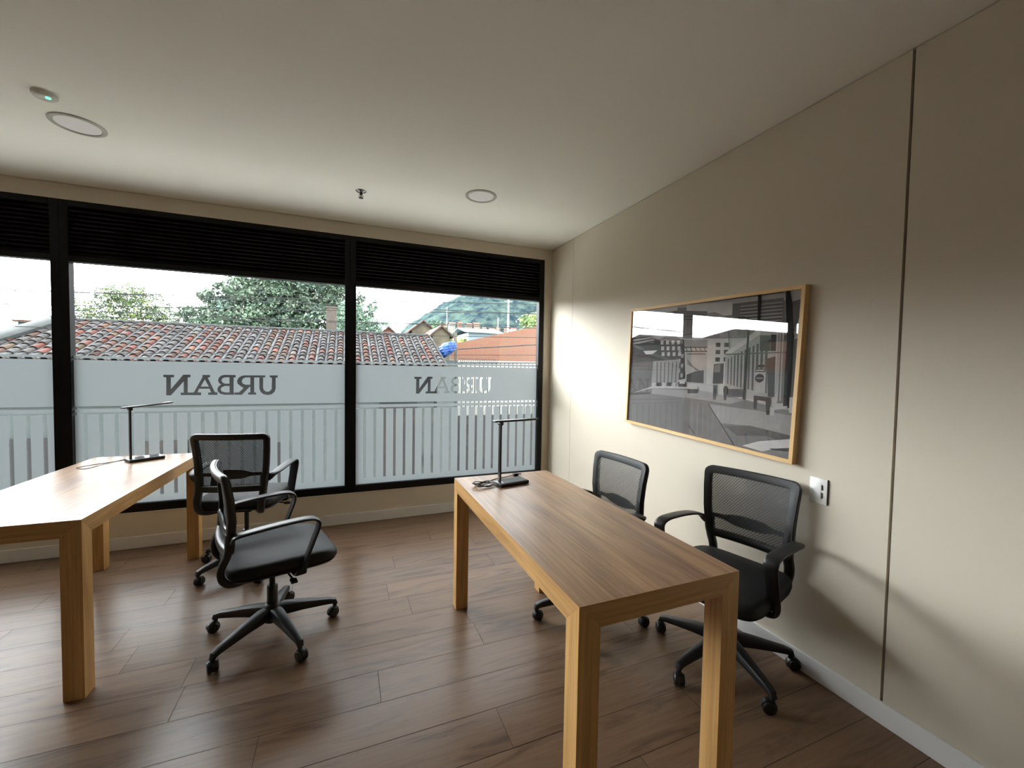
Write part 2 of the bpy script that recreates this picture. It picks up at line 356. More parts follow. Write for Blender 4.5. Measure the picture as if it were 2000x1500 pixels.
def film(x0, x1, text_x, slits, parent):
    bm = nb(); Y = 0.0295
    def q(a, c, z0, z1):
        if c > a and z1 > z0: bm.faces.new([bm.verts.new(p) for p in ((a, Y, z0), (c, Y, z0), (c, Y, z1), (a, Y, z1))])
    q(x0, x1, 1.419, 1.436)
    zb, zt = 1.069, 1.406
    if text_x is None: q(x0, x1, zb, zt)
    else:
        gl = [[[(text_x + p[0], 1.145 + p[1]) for p in c] for c in G] for G in GLYPH.values()]
        vs = [Vector((x0, zb)), Vector((x1, zb)), Vector((x1, zt)), Vector((x0, zt))]; es = [(0, 1), (1, 2), (2, 3), (3, 0)]
        for G in gl:
            for c in G:
                k = len(vs); vs += [Vector(p) for p in c]; es += [(k + i, k + (i + 1) % len(c)) for i in range(len(c))]
        v, e, f, *_ = delaunay_2d_cdt(vs, es, [], 1, 1e-6)
        bv = [bm.verts.new((p.x, Y, p.y)) for p in v]
        for tri in f:
            cx = sum(v[i].x for i in tri) / len(tri); cz = sum(v[i].y for i in tri) / len(tri)
            if any(inside((cx, cz), G[0]) and not any(inside((cx, cz), h) for h in G[1:]) for G in gl): continue
            try: bm.faces.new([bv[i] for i in tri])
            except ValueError: pass
    q(x0, x1, 1.024, 1.050)
    a = x0; zs = 1.011; ze = 0.385
    for s in slits:
        q(a, s - 0.0115, ze, zs); a = s + 0.0115
    q(a, x1, ze, zs); q(x0, x1, ZG0, ze)
    return link('frosted_film', bm, M_FILM, parent)
wins = [(-1.909, -0.137, -1.397), (-3.800, -2.000, -3.284), (-5.690, -3.898, -5.17), (-7.45, -5.79, None)]
for i, (x0, x1, tx) in enumerate(wins):
    xo0 = (x0 + wins[i + 1][1]) / 2 if i < 3 else -7.50; xo1 = (x1 + wins[i - 1][0]) / 2 if i else -0.083
    bm = nb()
    box(bm, xo0, x0, -0.004, 0.06, 0.272, 2.522, bev=0.002); box(bm, x1, xo1, -0.004, 0.06, 0.272, 2.522, bev=0.002)
    box(bm, x0, x1, -0.004, 0.06, 0.272, ZG0, bev=0.002); box(bm, x0, x1, -0.004, 0.06, ZG1, 2.14, bev=0.002)
    box(bm, x0, x1, -0.004, 0.06, 2.48, 2.522, bev=0.002)
    w = struct('window_%d' % (i + 1), bm, M_BLACK)
    bm = nb(); z = 2.15
    while z < 2.475:
        s = [bm.verts.new(p) for p in ((x0, 0.008, z), (x1, 0.008, z), (x1, 0.038, z + 0.028), (x0, 0.038, z + 0.028), (x0, 0.008, z + 0.006), (x1, 0.008, z + 0.006), (x1, 0.038, z + 0.034), (x0, 0.038, z + 0.034))]
        for f in ((0, 1, 2, 3), (4, 7, 6, 5), (0, 4, 5, 1), (3, 2, 6, 7)): bm.faces.new([s[j] for j in f])
        z += 0.030
    box(bm, x0, x1, 0.042, 0.05, 2.14, 2.48)
    link('louvre_panel', bm, M_BLACK, w)
    link('pane', boxm(x0, x1, 0.030, 0.036, ZG0, ZG1), M_GLASS, w)
    if i == 0: sl = [-1.834 + 0.0868 * j for j in range(20)]
    elif i == 1: sl = [-3.743 + 0.0880 * j for j in range(20)]
    else: sl = [x0 + 0.066 + 0.0876 * j for j in range(20)]
    film(x0, x1, tx, [s for s in sl if s < x1 - 0.02], w)

# ------------------------------------------------------------------ tables
def make_table(label):
    T = thing('desk_table', label, 'table', group='wooden desks'); w, l, h, s = 0.6, 1.4, 0.75, 0.07
    x0, x1, y0, y1 = -w / 2, w / 2, -l / 2, l / 2
    bm = nb()
    vt = [bm.verts.new(p) for p in ((x0, y0, h), (x1, y0, h), (x1, y1, h), (x0, y1, h))]
    bot = []; cor = [((x0, y0), (1, 1)), ((x1, y0), (-1, 1)), ((x1, y1), (-1, -1)), ((x0, y1), (1, -1))]
    C = []
    for (cx, cy), (sx, sy) in cor:
        C.append((bm.verts.new((cx + s * sx, cy, h - s)), bm.verts.new((cx + s * sx, cy + s * sy, h - s)), bm.verts.new((cx, cy + s * sy, h - s))))
    # C[i] = (point on the x-running side, inner, point on the y-running side)
    bm.faces.new(vt)
    bm.faces.new([vt[0], vt[1], C[1][0], C[0][0]]); bm.faces.new([vt[1], vt[2], C[2][2], C[1][2]])
    bm.faces.new([vt[2], vt[3], C[3][0], C[2][0]]); bm.faces.new([vt[3], vt[0], C[0][2], C[3][2]])
    for i in range(4):
        bm.faces.new([vt[i], C[i][0], C[i][1]]); bm.faces.new([vt[i], C[i][1], C[i][2]])
    bm.faces.new([C[0][0], C[1][0], C[1][1], C[1][2], C[2][2], C[2][1], C[2][0], C[3][0], C[3][1], C[3][2], C[0][2], C[0][1]])
    top = link('tabletop', bm, [M_TOP_Y, M_OAK_Y, M_OAK_X], T)
    for f in top.data.polygons:
        nrm = f.normal
        f.material_index = 0 if nrm.z > 0.9 else (1 if abs(nrm.x) > 0.9 else 2)
    for (cx, cy), (sx, sy) in cor:
        bm = nb(); e = 0.0006
        a = (cx, cx + s * sx); c = (cy, cy + s * sy)
        lo = [bm.verts.new((a[i], c[j], 0)) for i, j in ((0, 0), (1, 0), (1, 1), (0, 1))]
        hi = [bm.verts.new((a[i], c[j], h - e - (s if (i or j) else 0))) for i, j in ((0, 0), (1, 0), (1, 1), (0, 1))]
        bm.faces.new(lo)
        for i in range(4): bm.faces.new([lo[i], lo[(i + 1) % 4], hi[(i + 1) % 4], hi[i]])
        bm.faces.new([hi[0], hi[1], hi[2]]); bm.faces.new([hi[0], hi[2], hi[3]])
        link('leg', bm, M_OAK_Z, T)
    return T
t1 = make_table('long oak desk parallel to the beige wall, below the framed street photograph')
t1.location = (-1.105, -2.248, 0); t1.rotation_euler.z = -0.0026
t2 = copy_tree(t1); tag(t2, 'oak desk with pale glare over its top, cut off by the edge of the view')
a = -0.0233; t2.location = (-3.5941 + 0.3 * math.cos(a) - 0.7 * math.sin(a), -1.6835 + 0.3 * math.sin(a) + 0.7 * math.cos(a), 0); t2.rotation_euler.z = a

# ------------------------------------------------------------------ office chairs (local: faces +y)
def prof(z):
    pts = [(0.38, -0.150), (0.45, -0.195), (0.52, -0.215), (0.60, -0.210), (0.68, -0.207), (0.78, -0.217), (0.91, -0.242)]
    for (a, p), (b, q) in zip(pts, pts[1:]):
        if z <= b or b == 0.91:
            t = (z - a) / (b - a); return p + (q - p) * t
def S(u, z): return Vector((u, prof(z) + 0.55 * u * u, z))
def make_chair(label):
    T = thing('office_chair', label, 'chair', group='black mesh office chairs')
    base = nb()
    lathe(base, [(0.020, 0.068), (0.038, 0.074), (0.040, 0.15), (0.034, 0.162), (0.028, 0.166)], 20)
    for k in range(5):
        a = 2 * PI * k / 5; d = Vector((math.cos(a), math.sin(a), 0)); s = Vector((-d.y, d.x, 0))
        rr = [0.02, 0.06, 0.14, 0.22, 0.275, 0.298, 0.305]; zc = [0.118, 0.122, 0.113, 0.100, 0.091, 0.083, 0.068]
        hw = [0.031, 0.031, 0.026, 0.021, 0.018, 0.0165, 0.014]; hh = [0.032, 0.032, 0.026, 0.020, 0.017, 0.0165, 0.013]
        nr = [Vector((0, 0, 1))] * 5 + [(d + Vector((0, 0, 1))).normalized(), d]
        sweep(base, [d * r + Vector((0, 0, z)) for r, z in zip(rr, zc)], s, nr, hw, hh, 12, 0.6)
        tube(base, [d * 0.303 + Vector((0, 0, 0.078)), d * 0.303 + Vector((0, 0, 0.056))], 0.011, 10)
    B = link('star_base', base, M_PLASTIC, T, 35)
    for k in range(5):
        a = 2 * PI * k / 5; bm = nb()
        for sd in (-1, 1):
            pr = [(0.006, 0), (0.022, 0.0), (0.0265, 0.003), (0.0265, 0.013), (0.022, 0.018), (0.006, 0.019)]
            rings = []
            for r, w in pr: rings.append([Vector((r * math.cos(2 * PI * j / 20), sd * (0.004 + w), 0.0265 + r * math.sin(2 * PI * j / 20))) for j in range(20)])
            ring_loft(bm, rings)
        # hood over the twin wheels
        pts = []
        for j in range(9):
            g = math.radians(-10 + 190 * j / 8 - 10); pts.append(Vector((0.0285 * math.cos(g), 0, 0.0265 + 0.0285 * math.sin(g))))
        nr = [(p - Vector((0, 0, 0.0265))).normalized() for p in pts]
        sweep(bm, pts, (0, 1, 0), nr, 0.012, 0.003, 8, 0.6)
        tube(bm, [(0.012, 0, 0.045), (0.012, 0, 0.062)], 0.009, 10)
        c = link('caster', bm, M_PLASTIC, B, 40)
        yaw = a + [0.5, 2.3, 4.0, 1.1, 3.2][k]
        c.rotation_euler = (0, 0, yaw)
        c.location = (0.303 * math.cos(a) - 0.012 * math.cos(yaw), 0.303 * math.sin(a) - 0.012 * math.sin(yaw), 0)
    bm = nb(); lathe(bm, [(0.0255, 0.10), (0.0255, 0.255), (0.022, 0.26), (0.014, 0.262), (0.014, 0.40)], 20)
    link('gas_lift', bm, M_PLASTIC, T, 40)
    bm = nb(); box(bm, -0.075, 0.075, -0.12, 0.10, 0.348, 0.385, bev=0.008)
    box(bm, -0.03, 0.03, 0.095, 0.135, 0.325, 0.375, bev=0.008)
    MM = link('tilt_mechanism', bm, M_PLASTIC, T, 40)
    bm = nb(); tube(bm, spline([(0.06, 0.03, 0.365), (0.16, 0.04, 0.362), (0.235, 0.05, 0.352)], 4), 0.005, 8)
    box(bm, 0.225, 0.265, 0.035, 0.065, 0.345, 0.358, bev=0.004); link('tilt_lever', bm, M_PLASTIC, MM, 40)
    # seat cushion
    bm = nb(); rings = []
    def outline(sc, z, front_drop=0.0, n=48, dy=0.0):
        r = []
        for j in range(n):
            g = 2 * PI * (j + 0.5) / n; c, d = math.cos(g), math.sin(g)
            x = math.copysign(abs(c) ** 0.36, c) * 0.250 * sc; y = math.copysign(abs(d) ** 0.36, d) * 0.245 * sc
            x *= 1.0 - 0.06 * (0.5 - y / 0.5) if y < 0 else 0.97 + 0.05 * min(1, y / 0.2)
            zz = z - (front_drop * max(0, (y - 0.13) / 0.10) ** 2 if y > 0.13 else 0)
            r.append(Vector((x, y + 0.030 + dy, zz)))
        return r
    for sc, z, fd in ((0.70, 0.392, 0), (0.90, 0.396, 0), (0.985, 0.408, 0.004), (1.0, 0.422, .008), (0.995, 0.440, .012), (0.97, 0.453, 0.016), (0.90, 0.460, 0.018), (0.6, 0.4635, 0.012), (0.25, 0.4625, 0.0), (0.05, 0.462, 0)):
        rings.append(outline(sc, z, fd))
    ring_loft(bm, rings); link('seat', bm, M_SEAT, T, 60)
    bm = nb(); rings = [outline(0.78, 0.380), outline(0.93, 0.386), outline(0.975, 0.398), outline(0.96, 0.402)]
    ring_loft(bm, rings); link('seat_pan', bm, M_PLASTIC, T, 50)
    # backrest frame: closed loop
    top, bot, hw_t, hw_b, rc = 0.892, 0.515, 0.230, 0.208, 0.032
    def loop(inset, n=7):
        zt, zb = top - inset, bot + inset; out = []
        def wid(z): return hw_b + (hw_t - hw_b) * (z - bot) / (top - bot) - inset
        r = max(rc - inset * 0.5, 0.012)
        for sx, zz, g0 in ((1, zb, -90), (1, zt, 0), (-1, zt, 90), (-1, zb, 180)):
            w = wid(zz); cx = sx * (w - r); cz = zz + (r if zz == zb else -r)
            for j in range(n + 1):
                g = math.radians(g0 + 90 * j / n); out.append((cx + r * math.cos(g), cz + r * math.sin(g)))
        res = []
        for i in range(len(out)):
            a, b = out[i], out[(i + 1) % len(out)]; d = math.hypot(b[0] - a[0], b[1] - a[1]); k = max(1, int(d / 0.03))
            for q in range(k): res.append((a[0] + (b[0] - a[0]) * q / k, a[1] + (b[1] - a[1]) * q / k))
        return res
    LP = loop(0.020)
    P3 = [S(u, z) for u, z in LP]; n = len(LP); side = []; nrm = []
    for i in range(n):
        u, z = LP[i]; a, b = LP[i - 1], LP[(i + 1) % n]; d = Vector((b[0] - a[0], b[1] - a[1])).normalized(); o = (d.y, -d.x)
        e = 0.004; s = S(u + o[0] * e, z + o[1] * e) - S(u, z)
        du = S(u + e, z) - S(u, z); dz = S(u, z + e) - S(u, z)
        side.append(s); nrm.append(dz.cross(du))
    bm = nb(); hh = []
    for u, z in LP: hh.append(0.013 + 0.006 * (1 - (z - bot) / (top - bot)))
    sweep(bm, [p - nn.normalized() * 0.006 for p, nn in zip(P3, nrm)], side, nrm, 0.020, hh, 12, 0.6, closed=True)
    # side uprights going down and curling under the seat
    for sx in (-1, 1):
        pts = spline([S(sx * 0.188, 0.62) + Vector((0, -0.008, 0)), S(sx * 0.187, 0.53) + Vector((0, -0.010, 0)), (sx * 0.185, -0.232, 0.46), (sx * 0.178, -0.222, 0.405), (sx * 0.160, -0.180, 0.375), (sx * 0.11, -0.10, 0.366), (sx * 0.06, -0.05, 0.366)], 5)
        nr = []
        for i in range(len(pts)):
            d = (pts[min(i + 1, len(pts) - 1)] - pts[max(i - 1, 0)]).normalized(); sd = Vector((1, 0, 0)); nr.append(d.cross(sd).normalized())
        k = len(pts); sweep(bm, pts, (1, 0, 0), nr, [0.022 - 0.002 * i / k for i in range(k)], [0.017 - 0.004 * i / k for i in range(k)], 12, 0.6)
    FR = link('backrest_frame', bm, M_PLASTIC, T, 45)
    # padded border in front of the frame, mesh panel stretched inside
    bm = nb()
    L0, L1, L2 = loop(0.004), loop(0.030), loop(0.040)
    m0 = min(len(L0), len(L1), len(L2))
    def res(L, k):
        tot = [0]
        for i in range(len(L)): tot.append(tot[-1] + math.hypot(L[i][0] - L[i - 1][0], L[i][1] - L[i - 1][1]) if i else 0)
        cl = L + [L[0]]; acc = [0]
        for i in range(1, len(cl)): acc.append(acc[-1] + math.hypot(cl[i][0] - cl[i - 1][0], cl[i][1] - cl[i - 1][1]))
        out = []
        for q in range(k):
            s = acc[-1] * q / k; i = next(i for i in range(1, len(acc)) if acc[i] >= s); f = (s - acc[i - 1]) / max(acc[i] - acc[i - 1], 1e-9)
            out.append((cl[i - 1][0] + (cl[i][0] - cl[i - 1][0]) * f, cl[i - 1][1] + (cl[i][1] - cl[i - 1][1]) * f))
        return out
    K = 96; rl = []
    for L, off in ((L0, 0.002), (L0, 0.009), (L1, 0.012), (L2, 0.008)):
        rl.append([S(u, z) + Vector((0, off, 0)) for u, z in res(L, K)])
    ring_loft(bm, rl, cap=False); link('backrest_border', bm, M_BORDER, T, 50)
    bm = nb(); NU, NZ = 14, 16; grid = []
    for i in range(NZ + 1):
        z = bot + 0.038 + (top - bot - 0.076) * i / NZ; w = hw_b + (hw_t - hw_b) * (z - bot) / (top - bot) - 0.038
        grid.append([bm.verts.new(S(-w + 2 * w * j / NU, z) + Vector((0, 0.007, 0))) for j in range(NU + 1)])
    for i in range(NZ):
        for j in range(NU): bm.faces.new([grid[i][j], grid[i][j + 1], grid[i + 1][j + 1], grid[i + 1][j]])
    link('mesh_panel', bm, M_MESH, T, 60)
    # lumbar bar: wide pad in the middle, slim wings
    bm = nb(); us = [-0.20 + 0.40 * i / 20 for i in range(21)]
    hz = [0.010 + 0.016 * max(0, 1 - (abs(u) / 0.11) ** 4) + 0.006 * max(0, 1 - abs(u) / 0.19) for u in us]
    sweep(bm, [S(u, 0.628) + Vector((0, -0.014 + 0.012 * max(0, 1 - abs(u) / 0.2), 0)) for u in us], (0, 0, 1), (0, 1, 0), hz, 0.006, 10, 0.6)
    link('lumbar_support', bm, M_PLASTIC, T, 50)
    # armrests: one flat band from the backrest forward, over and down to the seat
    for sx in (-1, 1):
        key = [(0.205, -0.205, 0.600), (0.232, -0.190, 0.628), (0.250, -0.140, 0.642), (0.256, -0.05, 0.652), (0.258, 0.05, 0.657), (0.258, 0.110, 0.655), (0.258, 0.142, 0.640), (0.257, 0.146, 0.610), (0.255, 0.125, 0.55), (0.252, 0.095, 0.47), (0.250, 0.075, 0.41), (0.235, 0.065, 0.385), (0.18, 0.06, 0.380)]
        pts = spline([(sx * a, b + 0.012, c - 0.012) for a, b, c in key], 5); nr = []; sd = []
        for i in range(len(pts)):
            d = (pts[min(i + 1, len(pts) - 1)] - pts[max(i - 1, 0)]).normalized()
            if i >= len(pts) - 9:
                s0 = Vector((0, 1, 0.2))
            else: s0 = Vector((1, 0, 0))
            if len(pts) - 14 <= i: 
                f = min(1, (i - (len(pts) - 14)) / 6); s0 = Vector((1 - f, f * 0.9, 0)).normalized() if sx > 0 else Vector((1 - f, -f * 0.9, 0)).normalized()
            s0 = (s0 - d * s0.dot(d)).normalized(); sd.append(s0); nr.append(d.cross(s0).normalized())
        k = len(pts); W_ = []
        for i in range(k):
            f = i / (k - 1); W_.append(0.018 + 0.011 * min(1, f / 0.2) - 0.007 * max(0, (f - 0.55) / 0.45))
        bm = nb(); sweep(bm, pts, sd, nr, W_, 0.0075, 12, 0.55); link('armrest', bm, M_PLASTIC, T, 50)
    return T
RAISE = ('seat', 'seat_pan', 'tilt_mechanism', 'backrest_frame', 'backrest_border', 'mesh_panel', 'lumbar_support', 'armrest')
def place_chair(o, x, y, face_deg, base_deg, lift, label):
    """base stays on the floor, everything on the gas lift turns with the seat and may be raised"""
    o.location = (x, y, 0); o.rotation_euler = (0, 0, math.radians(face_deg - 90)); tag(o, label)
    for c in o.children:
        s = c.name.split('.')[0]
        if s == 'star_base': c.rotation_euler = (0, 0, math.radians(base_deg - (face_deg - 90)))
        elif s in RAISE: c.location = (0, 0, lift)
CH = [
    (-2.345, -1.490, 17.5, 12.0, 0.012, 'office chair turned sideways in the open floor, its back to the glare-lit desk'),
    (-2.625, -0.605, 78.0, 222.0, 0.065, 'office chair facing the window, its mesh back hiding the corner of the glare-lit desk'),
    (-0.308, -2.478, 194.0, 42.0, 0.0, 'office chair under the light switch, its seat pulled up to the desk end'),
    (-0.710, -1.910, 183.0, 172.0, 0.0, 'office chair mostly hidden behind the desk, backrest showing above the desktop'),
]
first = make_chair(CH[0][5]); chairs = [first] + [copy_tree(first) for _ in range(3)]
for o, c in zip(chairs, CH): place_chair(o, *c)

# ------------------------------------------------------------------ desk lamps
def make_lamp(label):
    T = thing('desk_lamp', label, 'lamp', group='slim black desk lamps')
    bm = nb(); box(bm, -0.02, 0.165, -0.05, 0.05, 0.001, 0.019, bev=0.004); B = link('lamp_base', bm, M_LAMP, T, 40)
    bm = nb(); box(bm, 0.012, 0.160, -0.044, 0.044, 0.019, 0.0205, bev=0.0006, seg=1); link('charging_pad', bm, M_LAMPTOP, B)
    bm = nb(); box(bm, -0.006, 0.004, -0.011, 0.011, 0.019, 0.337, bev=0.002); link('pole', bm, M_LAMP, T)
    bm = nb(); bmesh.ops.create_cone(bm, cap_ends=True, segments=16, radius1=0.011, radius2=0.011, depth=0.03, matrix=Matrix.Translation((0, 0, 0.343)) @ Matrix.Rotation(PI / 2, 4, 'X'))
    link('hinge', bm, M_LAMP, T, 40)
    bm = nb(); box(bm, -0.045, 0.25, -0.019, 0.019, -0.004, 0.006, bev=0.003); Hd = link('lamp_head', bm, M_LAMP, T, 40)
    bm = nb(); box(bm, 0.02, 0.24, -0.014, 0.014, -0.0055, -0.004, bev=0.0005, seg=1); link('light_strip', bm, M_DIFF, Hd)
    Hd.location = (0, 0, 0.355)
    return T
lampR = make_lamp('desk lamp with tangled black cable, on the oak desk near the wall')
lampR.location = (-1.205, -1.775, 0.75); lampR.rotation_euler.z = math.radians(11.5)
lampL = copy_tree(lampR); tag(lampL, 'desk lamp on the glare-lit desk, in front of the left lettered pane')
tag(lampL, 'desk lamp on the glare-lit desk, silhouetted below the mirrored letters')
lampL.location = (-3.285, -0.505, 0.75); lampL.rotation_euler.z = math.radians(37)
for c in lampL.children:
    if c.name.startswith('lamp_head'): c.rotation_euler = (0, math.radians(-3), math.radians(14))
# cables and plug
bm = nb(); random.seed(3); pts = []
for i in range(26):
    a = i * 1.15; r = 0.02 + 0.026 * random.random()
    pts.append((-1.300 + r * math.cos(a) * 1.5, -1.765 + r * math.sin(a), 0.753 + 0.022 * random.random()))
pts += [(-1.26, -1.70, 0.753), (-1.18, -1.65, 0.753), (-1.10, -1.625, 0.753), (-1.055, -1.61, 0.756)]
tube(bm, spline(pts, 5), 0.0023, 6)
cb = link('power_cable', bm, M_CABLE); tag(cb, 'thin black cable coiled beside the lamp foot, ending in a plug', 'cable')
bm = nb(); box(bm, -1.058, -1.025, -1.622, -1.598, 0.7505, 0.765, bev=0.004)
for dy in (-0.006, 0.006): tube(bm, [(-1.026, -1.61 + dy, 0.758), (-1.006, -1.61 + dy, 0.758)], 0.002, 6)
link('plug', bm, M_CABLE, cb, 40)
bm = nb()
tube(bm, spline([(-3.31, -0.40, 0.753), (-3.35, -0.44, 0.752), (-3.40, -0.50, 0.752), (-3.46, -0.55, 0.752), (-3.50, -0.62, 0.752), (-3.44, -0.66, 0.752), (-3.41, -0.58, 0.753), (-3.37, -0.48, 0.754), (-3.32, -0.38, 0.753), (-3.27, -0.34, 0.753), (-3.22, -0.31, 0.752), (-3.27, -0.30, 0.753)], 6), 0.0018, 6)
cb = link('power_cable', bm, M_CABLE); tag(cb, 'thin cable lying in a wide loop on the glare-lit desk', 'cable')

